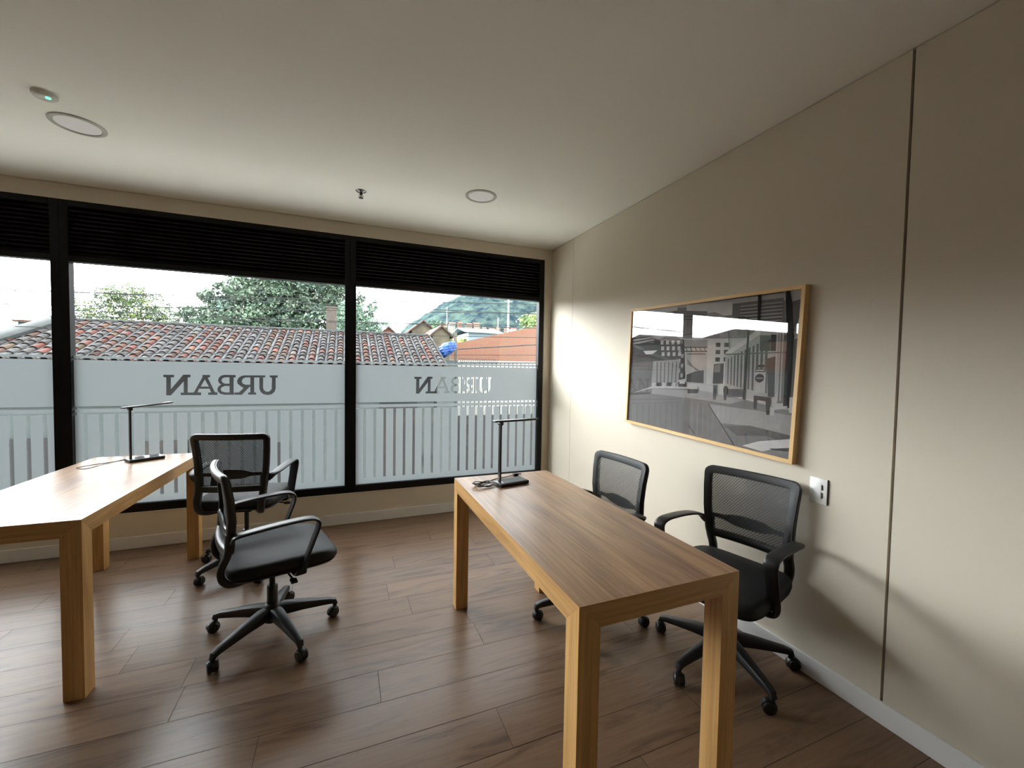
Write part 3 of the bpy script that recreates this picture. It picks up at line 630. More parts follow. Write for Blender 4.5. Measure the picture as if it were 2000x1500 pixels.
# ------------------------------------------------------------------ framed photograph
PT = thing('framed_picture', 'large black and white street photograph in a pale wood frame on the wall', 'picture', (0, 0, 0))
PRINT=[(0.62,[(0.0,1.0),(1.0,1.0),(0.999,0.336),(0.0,0.213)]),(0.42,[(0.0,0.963),(0.357,0.985),(0.698,0.949),(0.938,0.947),(0.945,0.722),(0.002,0.752)]),(0.72,[(0.419,1.0),(0.69,0.976),(0.692,0.888),(0.421,0.888)]),(0.72,[(0.0,1.0),(0.356,0.997),(0.357,0.965),(0.001,0.928)]),(0.38,[(0.057,0.922),(0.357,0.963),(0.552,0.931),(0.571,0.79),(0.059,0.75)]),(0.36,[(0.69,0.963),(0.924,0.964),(0.943,0.792),(0.836,0.791),(0.693,0.853)]),(0.55,[(0.732,0.936),(0.922,0.934),(0.922,0.941),(0.731,0.944)]),(0.55,[(0.732,0.914),(0.923,0.912),(0.922,0.919),(0.731,0.921)]),(0.55,[(0.733,0.891),(0.924,0.89),(0.923,0.897),(0.732,0.899)]),(0.55,[(0.733,0.869),(0.924,0.868),(0.924,0.875),(0.733,0.877)]),(0.55,[(0.734,0.846),(0.925,0.847),(0.924,0.854),(0.733,0.854)]),(0.55,[(0.735,0.824),(0.926,0.825),(0.925,0.832),(0.734,0.832)]),(0.22,[(0.738,0.926),(0.923,0.925),(0.922,0.929),(0.738,0.93)]),(0.22,[(0.739,0.903),(0.923,0.904),(0.923,0.907),(0.738,0.908)]),(0.22,[(0.739,0.881),(0.924,0.882),(0.924,0.886),(0.739,0.885)]),(0.22,[(0.74,0.859),(0.925,0.86),(0.924,0.864),(0.74,0.863)]),(0.22,[(0.741,0.836),(0.925,0.838),(0.925,0.842),(0.74,0.841)]),(0.22,[(0.741,0.814),(0.926,0.816),(0.926,0.82),(0.741,0.818)]),(0.5,[(0.537,0.914),(0.598,0.921),(0.654,0.884),(0.653,0.785),(0.617,0.76),(0.555,0.828)]),(0.5,[(0.63,0.85),(0.686,0.88),(0.727,0.859),(0.723,0.738),(0.632,0.741)]),(0.18,[(0.0,0.764),(0.234,0.744),(0.369,0.791),(0.37,0.745),(0.416,0.729),(0.439,0.427),(0.395,0.412),(0.373,0.586),(0.0,0.538)]),(0.6,[(0.245,0.728),(0.267,0.727),(0.267,0.695),(0.245,0.696)]),(0.6,[(0.252,0.679),(0.274,0.679),(0.274,0.647),(0.252,0.647)]),(0.6,[(0.258,0.631),(0.28,0.631),(0.281,0.599),(0.259,0.599)]),(0.6,[(0.287,0.727),(0.308,0.726),(0.309,0.695),(0.287,0.695)]),(0.6,[(0.293,0.679),(0.315,0.679),(0.315,0.647),(0.294,0.647)]),(0.6,[(0.3,0.631),(0.321,0.632),(0.322,0.6),(0.301,0.6)]),(0.6,[(0.327,0.726),(0.348,0.725),(0.349,0.694),(0.328,0.694)]),(0.6,[(0.334,0.679),(0.355,0.679),(0.355,0.648),(0.335,0.647)]),(0.6,[(0.341,0.632),(0.361,0.632),(0.362,0.601),(0.341,0.601)]),(0.6,[(0.367,0.725),(0.387,0.724),(0.388,0.694),(0.367,0.694)]),(0.6,[(0.373,0.679),(0.393,0.678),(0.394,0.648),(0.374,0.648)]),(0.6,[(0.38,0.632),(0.4,0.633),(0.4,0.602),(0.38,0.602)]),(0.5,[(0.381,0.658),(0.397,0.658),(0.398,0.628),(0.382,0.627)]),(0.5,[(0.402,0.619),(0.418,0.62),(0.418,0.589),(0.402,0.589)]),(0.5,[(0.382,0.58),(0.399,0.581),(0.399,0.55),(0.383,0.549)]),(0.5,[(0.403,0.542),(0.419,0.543),(0.42,0.513),(0.404,0.512)]),(0.5,[(0.384,0.502),(0.4,0.503),(0.401,0.472),(0.384,0.471)]),(0.5,[(0.405,0.464),(0.421,0.466),(0.421,0.435),(0.405,0.434)]),(0.55,[(0.005,0.752),(0.192,0.757),(0.193,0.713),(0.005,0.704)]),(0.7,[(0.106,0.64),(0.225,0.647),(0.184,0.613),(0.129,0.612)]),(0.16,[(0.004,0.899),(0.191,0.888),(0.19,0.898),(0.003,0.909)]),(0.16,[(0.004,0.868),(0.191,0.864),(0.19,0.874),(0.003,0.879)]),(0.16,[(0.004,0.838),(0.192,0.84),(0.191,0.85),(0.004,0.848)]),(0.16,[(0.005,0.807),(0.192,0.816),(0.191,0.826),(0.004,0.818)]),(0.16,[(0.005,0.777),(0.192,0.792),(0.191,0.802),(0.004,0.787)]),(0.16,[(0.006,0.746),(0.193,0.768),(0.191,0.778),(0.004,0.757)]),(0.16,[(0.006,0.716),(0.193,0.744),(0.192,0.754),(0.004,0.726)]),(0.16,[(0.007,0.685),(0.194,0.72),(0.192,0.73),(0.004,0.695)]),(0.2,[(0.0,0.562),(0.373,0.591),(0.373,0.571),(0.0,0.526)]),(0.3,[(0.0,0.532),(0.195,0.553),(0.188,0.334),(0.0,0.243)]),(0.48,[(0.195,0.553),(0.392,0.576),(0.395,0.381),(0.188,0.334)]),(0.25,[(0.223,0.548),(0.231,0.362),(0.239,0.363),(0.231,0.549)]),(0.25,[(0.254,0.55),(0.26,0.365),(0.267,0.366),(0.261,0.55)]),(0.25,[(0.284,0.551),(0.288,0.369),(0.295,0.369),(0.291,0.551)]),(0.25,[(0.314,0.552),(0.316,0.372),(0.323,0.373),(0.32,0.553)]),(0.25,[(0.342,0.554),(0.343,0.375),(0.349,0.376),(0.349,0.554)]),(0.25,[(0.37,0.555),(0.369,0.378),(0.376,0.379),(0.377,0.555)]),(0.5,[(0.42,0.728),(0.569,0.724),(0.57,0.673),(0.421,0.673)]),(0.2,[(0.417,0.666),(0.57,0.666),(0.57,0.674),(0.417,0.674)]),(0.2,[(0.417,0.634),(0.571,0.636),(0.571,0.643),(0.417,0.642)]),(0.2,[(0.428,0.669),(0.442,0.637),(0.446,0.639),(0.432,0.671)]),(0.2,[(0.458,0.669),(0.472,0.637),(0.476,0.64),(0.462,0.671)]),(0.2,[(0.488,0.669),(0.501,0.638),(0.505,0.64),(0.492,0.671)]),(0.2,[(0.517,0.669),(0.53,0.638),(0.533,0.64),(0.52,0.671)]),(0.2,[(0.545,0.669),(0.557,0.638),(0.561,0.64),(0.548,0.671)]),(0.58,[(0.435,0.628),(0.571,0.63),(0.576,0.403),(0.44,0.386)]),(0.35,[(0.443,0.577),(0.513,0.482),(0.516,0.485),(0.447,0.58)]),(0.35,[(0.444,0.564),(0.525,0.482),(0.527,0.486),(0.447,0.568)]),(0.35,[(0.444,0.552),(0.536,0.483),(0.538,0.487),(0.447,0.556)]),(0.35,[(0.445,0.54),(0.548,0.484),(0.549,0.488),(0.447,0.545)]),(0.22,[(0.447,0.458),(0.498,0.487),(0.554,0.501),(0.557,0.405),(0.448,0.403)]),(0.66,[(0.566,0.729),(0.693,0.725),(0.701,0.417),(0.574,0.402)]),(0.15,[(0.615,0.7),(0.64,0.7),(0.641,0.67),(0.616,0.671)]),(0.15,[(0.616,0.649),(0.641,0.649),(0.642,0.62),(0.617,0.62)]),(0.15,[(0.617,0.597),(0.642,0.597),(0.643,0.568),(0.618,0.567)]),(0.15,[(0.661,0.699),(0.685,0.699),(0.686,0.67),(0.662,0.67)]),(0.15,[(0.662,0.65),(0.686,0.65),(0.687,0.621),(0.663,0.621)]),(0.15,[(0.663,0.598),(0.687,0.599),(0.688,0.57),(0.664,0.569)]),(0.2,[(0.611,0.547),(0.666,0.557),(0.669,0.414),(0.611,0.407)]),(0.4,[(0.615,0.538),(0.648,0.549),(0.649,0.494),(0.616,0.487)]),(0.55,[(0.671,0.632),(0.836,0.791),(0.915,0.806),(0.928,0.388),(0.89,0.333),(0.781,0.331),(0.677,0.41)]),(0.68,[(0.671,0.632),(0.836,0.791),(0.837,0.75),(0.679,0.605)]),(0.25,[(0.686,0.587),(0.692,0.593),(0.697,0.412),(0.691,0.418)]),(0.25,[(0.702,0.6),(0.708,0.606),(0.714,0.408),(0.707,0.413)]),(0.25,[(0.718,0.613),(0.725,0.618),(0.731,0.404),(0.723,0.409)]),(0.25,[(0.734,0.626),(0.742,0.631),(0.748,0.4),(0.74,0.405)]),(0.25,[(0.751,0.638),(0.759,0.643),(0.766,0.396),(0.757,0.401)]),(0.25,[(0.768,0.65),(0.777,0.655),(0.785,0.392),(0.775,0.397)]),(0.25,[(0.786,0.662),(0.796,0.667),(0.803,0.389),(0.794,0.394)]),(0.25,[(0.805,0.674),(0.814,0.679),(0.823,0.386),(0.813,0.39)]),(0.25,[(0.823,0.686),(0.833,0.691),(0.842,0.383),(0.832,0.387)]),(0.25,[(0.842,0.697),(0.853,0.702),(0.862,0.38),(0.852,0.384)]),(0.25,[(0.862,0.708),(0.873,0.713),(0.883,0.377),(0.872,0.381)]),(0.2,[(0.836,0.742),(0.883,0.74),(0.886,0.643),(0.839,0.642)]),(0.12,[(0.884,0.744),(0.907,0.743),(0.91,0.643),(0.887,0.643)]),(0.35,[(0.915,0.806),(0.942,0.803),(0.958,0.328),(0.93,0.323)]),(0.62,[(0.908,0.802),(0.916,0.337),(0.92,0.338),(0.912,0.802)]),(0.62,[(0.92,0.801),(0.928,0.339),(0.932,0.34),(0.924,0.801)]),(0.62,[(0.932,0.8),(0.94,0.341),(0.944,0.342),(0.936,0.8)]),(0.3,[(0.672,0.614),(0.969,0.632),(0.969,0.64),(0.671,0.623)]),(0.6,[(0.828,0.525),(0.873,0.528),(0.877,0.38),(0.833,0.374)]),(0.2,[(0.874,0.594),(0.91,0.611),(0.918,0.362),(0.89,0.357)]),(0.14,[(0.814,1.0),(0.829,1.0),(0.831,0.832),(0.819,0.833)]),(0.08,[(0.932,1.0),(0.95,1.0),(0.973,0.866),(0.979,0.766),(0.985,0.302),(0.956,0.312),(0.951,0.706)]),(0.3,[(0.962,0.935),(0.999,0.945),(0.993,0.833),(0.975,0.767)]),(0.5,[(0.975,0.759),(1.0,0.788),(0.997,0.728),(0.981,0.721)]),(0.3,[(0.981,0.713),(0.999,0.72),(1.0,0.368),(0.983,0.364)]),(0.12,[(0.777,0.85),(0.785,0.849),(0.789,0.315),(0.775,0.312)]),(0.12,[(0.783,0.852),(0.757,0.869),(0.755,0.863),(0.781,0.846)]),(0.12,[(0.756,0.87),(0.726,0.871),(0.727,0.864),(0.756,0.863)]),(0.1,[(0.868,0.472),(0.866,0.459),(0.86,0.448),(0.851,0.442),(0.842,0.442),(0.833,0.449),(0.828,0.461),(0.828,0.475),(0.832,0.487),(0.84,0.496),(0.85,0.498),(0.859,0.494),(0.866,0.485)]),(0.5,[(0.834,0.465),(0.862,0.468),(0.862,0.474),(0.834,0.472)]),(0.22,[(0.826,0.529),(0.872,0.532),(0.872,0.51),(0.827,0.507)]),(0.65,[(0.83,0.515),(0.867,0.518),(0.867,0.525),(0.83,0.522)]),(0.15,[(0.837,0.555),(0.866,0.557),(0.867,0.54),(0.837,0.538)]),(0.36,[(0.0,0.243),(0.199,0.322),(0.484,0.354),(0.781,0.322),(1.0,0.287),(1.0,0.0),(0.0,0.0)]),(0.5,[(0.199,0.319),(0.566,0.348),(0.781,0.318),(0.715,0.279),(0.485,0.282),(0.199,0.274)]),(0.5,[(0.599,0.258),(1.0,0.263),(1.0,0.144),(0.824,0.157),(0.669,0.136)]),(0.27,[(0.691,0.123),(0.824,0.157),(1.0,0.14),(1.0,0.06),(0.909,0.113),(0.761,0.074)]),(0.12,[(0.593,0.255),(0.748,0.0),(0.752,0.005),(0.597,0.259)]),(0.18,[(0.479,0.066),(0.522,0.012),(0.527,0.018),(0.484,0.072)]),(0.7,[(0.789,0.015),(0.863,0.067),(1.0,0.124),(1.0,0.073),(0.945,0.049),(0.883,0.008)]),(0.2,[(0.911,0.038),(1.0,0.064),(1.0,0.048),(0.928,0.032)]),(0.15,[(0.0,0.256),(0.188,0.284),(0.189,0.272),(0.0,0.231)]),(0.14,[(0.827,0.356),(0.9,0.355),(0.903,0.246),(0.889,0.243),(0.882,0.327),(0.843,0.329),(0.845,0.267),(0.83,0.271)]),(0.6,[(0.903,0.294),(0.974,0.316),(0.974,0.3),(0.922,0.281),(0.923,0.247),(0.905,0.244)]),(0.65,[(0.98,0.368),(1.0,0.374),(1.0,0.274),(0.982,0.277)]),(0.14,[(0.62,0.396),(0.632,0.398),(0.636,0.372),(0.635,0.296),(0.63,0.295),(0.627,0.338),(0.627,0.294),(0.621,0.293),(0.617,0.37)]),(0.16,[(0.678,0.4),(0.69,0.401),(0.697,0.381),(0.692,0.303),(0.68,0.3),(0.673,0.377)]),(0.25,[(0.615,0.4),(0.637,0.402),(0.637,0.386),(0.615,0.383)]),(0.18,[(0.46,0.351),(0.529,0.36),(0.53,0.327),(0.461,0.316)]),(0.6,[(0.471,0.37),(0.525,0.377),(0.525,0.357),(0.471,0.35)]),(0.2,[(0.395,0.397),(0.448,0.403),(0.449,0.367),(0.396,0.361)]),(0.65,[(0.404,0.401),(0.44,0.405),(0.44,0.388),(0.404,0.384)]),(0.25,[(0.699,0.381),(0.772,0.391),(0.774,0.339),(0.7,0.327)]),(0.6,[(0.198,0.369),(0.23,0.373),(0.23,0.345),(0.198,0.341)]),(0.15,[(0.238,0.374),(0.269,0.377),(0.269,0.35),(0.238,0.346)]),(0.6,[(0.277,0.378),(0.306,0.381),(0.307,0.355),(0.277,0.351)]),(0.15,[(0.314,0.382),(0.343,0.386),(0.343,0.359),(0.315,0.356)]),(0.6,[(0.351,0.386),(0.379,0.39),(0.379,0.364),(0.351,0.36)]),(0.15,[(0.323,0.755),(0.602,0.781),(0.601,0.786),(0.323,0.76)]),(0.15,[(0.602,0.781),(0.931,0.822),(0.931,0.826),(0.601,0.786)]),(0.15,[(0.058,0.874),(0.321,0.89),(0.32,0.895),(0.057,0.879)]),(0.15,[(0.32,0.9),(0.53,0.866),(0.53,0.87),(0.321,0.905)]),(0.15,[(0.437,0.997),(0.926,0.993),(0.925,0.997),(0.436,1.0)]),(0.15,[(0.19,0.907),(0.553,0.901),(0.553,0.906),(0.19,0.912)]),(0.15,[(0.679,0.783),(0.69,0.659),(0.693,0.659),(0.683,0.784)]),(0.15,[(0.444,0.616),(0.56,0.618),(0.56,0.623),(0.444,0.621)]),(0.1,[(0.374,0.801),(0.388,0.76),(0.361,0.761)])]
yc, zc = -1.9745, 1.4065; PWd, PHt = 1.262, 0.842
PT.location = (-0.002, yc, zc); PT.rotation_euler = (math.radians(2.0), 0, 0)
hw, hh, fwid, fd = PWd / 2, PHt / 2, 0.018, 0.034
# local: +y is towards the window (left in the picture), x is out of the wall (negative = into the room)
for nm, pts, mm in (('frame_rail', [(-hw, hh), (hw, hh), (hw - fwid, hh - fwid), (-hw + fwid, hh - fwid)], M_PINE),
                    ('frame_rail', [(-hw, -hh), (hw, -hh), (hw - fwid, -hh + fwid), (-hw + fwid, -hh + fwid)], M_PINE),
                    ('frame_rail', [(-hw, -hh), (-hw, hh), (-hw + fwid, hh - fwid), (-hw + fwid, -hh + fwid)], M_PINE_Z),
                    ('frame_rail', [(hw, -hh), (hw, hh), (hw - fwid, hh - fwid), (hw - fwid, -hh + fwid)], M_PINE_Z)):
    bm = nb(); a = [bm.verts.new((-fd, p[0], p[1])) for p in pts]; c = [bm.verts.new((0, p[0], p[1])) for p in pts]
    bm.faces.new(a); bm.faces.new(c)
    for i in range(4): bm.faces.new([a[i], a[(i + 1) % 4], c[(i + 1) % 4], c[i]])
    link(nm, bm, mm, PT)
iw, ih = hw - fwid, hh - fwid
V, Fc, T = [], [], []
def pp(poly, g, k):
    s = len(V)
    for u, v in poly: V.append((-0.018 - k * 0.00003, iw - 2 * iw * u, -ih + 2 * ih * v))
    Fc.append(tuple(range(s, s + len(poly)))); g = 0.10 + 0.92 * g; c = lin((g * 255 * 1.0, g * 255 * 0.985, g * 255 * 0.975)); T.append(c)
pp([(0, 0), (1, 0), (1, 1), (0, 1)], 0.6, 0)
for k, (g, poly) in enumerate(PRINT): pp(poly, g, k + 1)
quick_mesh('print', V, Fc, M_PRINT, PT, T)
link('back_board', boxm(-0.017, -0.010, -iw, iw, -ih, ih), M_DARK, PT)
link('picture_glass', boxm(-0.0275, -0.0255, -iw, iw, -ih, ih), M_PGLASS, PT)

# ------------------------------------------------------------------ light switch
SW = thing('light_switch', 'white double rocker switch plate on the beige wall', 'switch', (0, -2.694, 0.865))
bm = nb(); box(bm, -0.007, 0, -0.0375, 0.0375, -0.0575, 0.0575, bev=0.002); link('switch_plate', bm, M_WHITE, SW, 40)
for dz in (0.018, -0.018):
    bm = nb(); box(bm, -0.0095, -0.006, -0.014, 0.022, dz - 0.0165, dz + 0.0165, bev=0.0012); R_ = link('rocker', bm, M_WHITE, SW, 40)
    bm = nb(); box(bm, -0.0102, -0.007, -0.0195, -0.0145, dz - 0.011, dz + 0.011); link('indicator', bm, M_DARK, R_)
bm = nb(); box(bm, -0.0068, 0.0, -0.0398, -0.0376, -0.0565, 0.0565); link('plate_edge', bm, M_DARK, SW)

# ------------------------------------------------------------------ ceiling fittings
def downlight(x, y, label):
    T = thing('recessed_light', label, 'ceiling light', (x, y, H), group='round recessed ceiling lights')
    bm = nb(); n = 48
    rings = [[Vector((r * math.cos(2 * PI * j / n), r * math.sin(2 * PI * j / n), z)) for j in range(n)] for r, z in ((0.112, 0.0), (0.112, -0.004), (0.108, -0.007), (0.094, -0.007), (0.090, -0.003), (0.090, 0.0))]
    ring_loft(bm, rings, cap=False); link('trim_ring', bm, M_RING, T, 40)
    bm = nb(); lathe(bm, [(0.0905, 0.0), (0.0905, -0.003), (0.05, -0.0036)], 48); link('diffuser', bm, M_DIFF, T, 30)
downlight(-3.300, -0.975, 'round recessed light beside the small detector, farther from the beige wall')
downlight(-1.090, -0.990, 'round recessed light beside the sprinkler, closer to the corner of the room')
SP = thing('fire_sprinkler', 'small brass-dark sprinkler head on the ceiling between two round lights', 'sprinkler', (-1.895, -0.722, H))
bm = nb(); lathe(bm, [(0.036, 0), (0.036, -0.002), (0.028, -0.008), (0.014, -0.012), (0.010, -0.013)], 24); link('escutcheon', bm, M_METAL, SP, 40)
bm = nb(); lathe(bm, [(0.009, -0.012), (0.009, -0.026), (0.004, -0.028), (0.004, -0.045)], 16)
tube(bm, [(-0.009, 0, -0.024), (-0.014, 0, -0.036), (-0.004, 0, -0.048)], 0.002, 6); tube(bm, [(0.009, 0, -0.024), (0.014, 0, -0.036), (0.004, 0, -0.048)], 0.002, 6)
lathe(bm, [(0.016, -0.047), (0.016, -0.0495)], 16); link('sprinkler_head', bm, M_DARK, SP, 40)
SD = thing('smoke_detector', 'small white ceiling detector with a glowing green light', 'detector', (-3.296, -1.245, H))
bm = nb(); lathe(bm, [(0.045, 0), (0.045, -0.010), (0.038, -0.018), (0.020, -0.022)], 32); link('detector_body', bm, mat('detector_plastic', (205, 204, 198), 0.4, 0.01), SD, 40)
bm = nb(); lathe(bm, [(0.009, -0.018), (0.009, -0.0235), (0.004, -0.0255)], 16, (0.018, -0.012, 0)); link('indicator_light', bm, M_LED, SD, 40)

# ================================================================== outside, beyond the glass
ZS = -2.6
M_STREET = mat('pale_concrete_paving', (188, 186, 178), 0.9, 0.1, 3); M_GROUND = mat('scrub_ground', (92, 98, 80), 0.95, 0.2, 0.2)
M_FACADE = mat('facade', (150, 150, 148), 0.9, 0.03)
struct('building_base', boxm(XL - .2, .2, YB - .2, .10, ZS, -0.2), M_FACADE)
bm = nb(); box(bm, -60, 60, 0.3, 6.9, ZS - 0.3, ZS); struct('street', bm, M_STREET)
bm = nb(); box(bm, -900, 900, -300, 900, ZS - 0.8, ZS - 0.3); struct('ground', bm, M_GROUND)

M_PLASTER = mat('old_plaster', (64, 70, 70), 0.9, 0.05, 2); M_TIMBER_SHADE = mat('timber_and_eave_shade', (9, 11, 11), 0.9, 0.1, 5)  # last one: roof deck timber, also the painted shade under the eave
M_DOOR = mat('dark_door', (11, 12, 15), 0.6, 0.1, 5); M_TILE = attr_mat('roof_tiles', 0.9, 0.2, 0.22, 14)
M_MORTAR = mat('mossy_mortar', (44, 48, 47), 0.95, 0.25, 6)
M_BRICKC = mat('chimney_stone', (84, 76, 70), 0.95, 0.25, 9, stretch=(4, 4, 1))
# old tiled house across the street
HS = thing('tiled_house', 'old house across the street under a long red and grey clay tile roof', 'house', (0, 0, 0))
YE, ZE, YR, ZR, XA, XR = 7.10, 1.40, 9.60, 2.36, -8.45, 0.50
sl = (ZR - ZE) / (YR - YE); LEN = math.hypot(YR - YE, ZR - ZE); up_ = Vector((0, (YR - YE) / LEN, (ZR - ZE) / LEN)); no_ = Vector((0, -up_.z, up_.y))
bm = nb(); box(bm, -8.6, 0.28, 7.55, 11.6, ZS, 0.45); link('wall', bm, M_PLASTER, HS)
bm = nb(); box(bm, -8.6, 0.28, 7.50, 11.6, 0.45, 1.38); link('eave_shade_band', bm, M_TIMBER_SHADE, HS)  # upper wall coloured dark to imitate the shade below the eave
bm = nb(); vv = [(-9.0, YE, ZE - .06), (XR, YE, ZE - .06), (XR, YR, ZR - .06), (XA - .05, YR, ZR - .06), (-9.0, YE, ZE), (XR, YE, ZE), (XR, YR, ZR), (XA - .05, YR, ZR)]
vs_ = [bm.verts.new(p) for p in vv]
for f in ((0, 3, 2, 1), (4, 5, 6, 7), (0, 1, 5, 4), (1, 2, 6, 5), (2, 3, 7, 6), (3, 0, 4, 7)): bm.faces.new([vs_[i] for i in f])
b2 = [bm.verts.new(p) for p in ((XA - .05, YR, ZR), (XR, YR, ZR), (XR, 12.1, ZE), (XA - .4, 12.1, ZE))]; bm.faces.new(b2)
g_ = [bm.verts.new(p) for p in ((0.27, 7.6, 1.38), (0.27, 11.6, 1.38), (0.27, YR, ZR))]; bm.faces.new(g_)
link('roof_deck', bm, M_TIMBER_SHADE, HS)
random.seed(11); V, Fc, T = [], [], []
PAL = [(192, 116, 100), (200, 130, 114), (184, 138, 126), (176, 154, 146), (164, 160, 158), (200, 144, 120), (156, 156, 156), (188, 162, 136), (190, 122, 110), (172, 166, 162)]
TD = 0.18   # old clay is dark: reflectance of the tiles
def tl(c): return tuple(v * TD for v in lin(c))
def barrel(x, s0, s1, r0, r1, h0, h1, col, tw=0.0):
    n = 7; a = len(V)
    for s, r, h in ((s0, r0, h0), (s1, r1, h1)):
        c = Vector((x + tw * (s - s0), YE, ZE)) + up_ * s + no_ * h
        for j in range(n):
            g = PI * j / (n - 1); V.append(c + Vector((r * math.cos(g), 0, 0)) + no_ * (r * math.sin(g) * 0.9))
    for j in range(n - 1): Fc.append((a + j, a + j + 1, a + n + j + 1, a + n + j)); T.append(tl(col))
    # visible thickness at the lower lip
    a2 = len(V); c = Vector((x, YE, ZE)) + up_ * s0 + no_ * h0
    for j in range(n):
        g = PI * j / (n - 1); V.append(c + Vector(((r0 - .014) * math.cos(g), 0, 0)) + no_ * ((r0 - .014) * math.sin(g) * 0.9))
    for j in range(n - 1): Fc.append((a + j + 1, a + j, a2 + j, a2 + j + 1)); T.append(lin((70, 60, 56)))
    a3 = len(V)
    for j in range(n): V.append(V[a2 + j] + up_ * 0.12)
    for j in range(n - 1): Fc.append((a2 + j + 1, a2 + j, a3 + j, a3 + j + 1)); T.append(lin((40, 36, 34)))
x = -8.95; col_i = 0
while x < XR - 0.03:
    xmin_s = 0.0
    smax = LEN - 0.02
    if x < XA: smax = LEN * max(0.0, (x + 9.0) / 0.55)
    greyish = random.random() < 0.25; s = -0.05; lift = random.uniform(0, .012)
    while s < smax:
        ln = random.uniform(0.20, 0.31)
        pal = (168, 166, 166) if (greyish and random.random() < 0.7) else random.choice(PAL)
        f = random.uniform(0.72, 1.05); col = tuple(c * f for c in pal)
        barrel(x + random.uniform(-.006, .006), s, min(s + ln + 0.06, smax + .04), 0.074, 0.060, 0.035 + lift, 0.008 + lift, col, random.uniform(-.03, .03))
        s += ln
    xg = x + 0.108; s = -0.03
    while s < smax:
        ln = random.uniform(0.5, 0.9); f = random.uniform(0.8, 1.05)
        barrel(xg, s, min(s + ln + .03, smax + .02), 0.036, 0.033, 0.030, 0.022, tuple(c * f for c in (170, 174, 178)))
        s += ln
    x += 0.2135
quick_mesh('roof_tiles', V, Fc, M_TILE, HS, T)
bm = nb(); tube(bm, [(XA - .05, YR, ZR + .03), (XR, YR, ZR + .03)], 0.075, 10)
sweep(bm, [(-9.02, YE - .02, ZE + .02), (XA, YR, ZR + .05)], (1, 0, 0.2), (0, -0.3, 1), 0.34, 0.10, 12, 0.8)
link('ridge_cap', bm, M_MORTAR, HS, 50)
for (a, c) in ((-1.15, -0.17),):
    bm = nb(); box(bm, a, c, 7.47, 7.56, ZS, 0.42, bev=0.01); link('garage_door', bm, M_DOOR, HS)
for a, c, z0, z1 in ((-8.3, -7.3, -1.6, -.2), (-6.2, -5.3, -1.5, -.35), (-3.9, -3.3, ZS, -.5)):
    bm = nb(); box(bm, a, c, 7.49, 7.56, z0, z1, bev=0.01); link('window', bm, M_DOOR, HS)
bm = nb(); tube(bm, [(-0.19, 7.46, -0.0), (-0.19, 7.46, ZS)], 0.04, 10); link('drainpipe', bm, M_MORTAR, HS, 50)
bm = nb(); box(bm, -2.545, -2.245, 10.35, 10.65, 1.9, 3.24, bev=0.01)
for z in (3.20, ): box(bm, -2.565, -2.225, 10.33, 10.67, z, z + 0.05, bev=0.01)
link('chimney', bm, M_BRICKC, HS)
tag(link('gate_pillar', boxm(0.34, 0.86, 7.35, 7.75, ZS, 1.32, bev=0.01), M_PLASTER), 'grey rendered pillar at the end of the tiled house', 'pillar')
M_RED = mat('red_light_paint', (215, 40, 38), 0.5, 0.02)
bm = nb(); box(bm, 0.02, 0.16, 7.38, 7.47, -1.25, -0.98, bev=0.01); tag(link('red_light_plate', bm, M_RED), 'red plate standing in for a red light, seen through the frosted stripes', 'red_plate')  # added plate, its red stands in for a light outside

# blue tarpaulin bundle at the end of the roof
bm = nb(); bmesh.ops.create_icosphere(bm, subdivisions=4, radius=1.0)
random.seed(5)
for v in bm.verts:
    p = v.co.copy(); d = 0.10 * math.sin(9 * p.x + 3 * p.z) * math.sin(8 * p.y + 2) + 0.07 * math.sin(17 * p.z + 5 * p.x) + random.uniform(-.015, .015)
    p *= 1 + d; v.co = Vector((p.x * 0.30, p.y * 0.26, p.z * 0.21 + p.x * 0.12))
bmesh.ops.translate(bm, vec=(0.86, 8.55, 1.95), verts=bm.verts)
tp = link('tarpaulin_bundle', bm, mat('blue_tarpaulin', (2, 58, 122), 0.5, 0.45, 7, bump=0.5, bscale=14), None, 60); tag(tp, 'bright blue tarpaulin bundled up at the end of the tile roof', 'tarpaulin')

tag(link('parapet', boxm(0.60, 1.15, 8.25, 8.85, ZS, 1.62), M_PLASTER), 'stub of grey wall under the blue tarpaulin', 'wall')
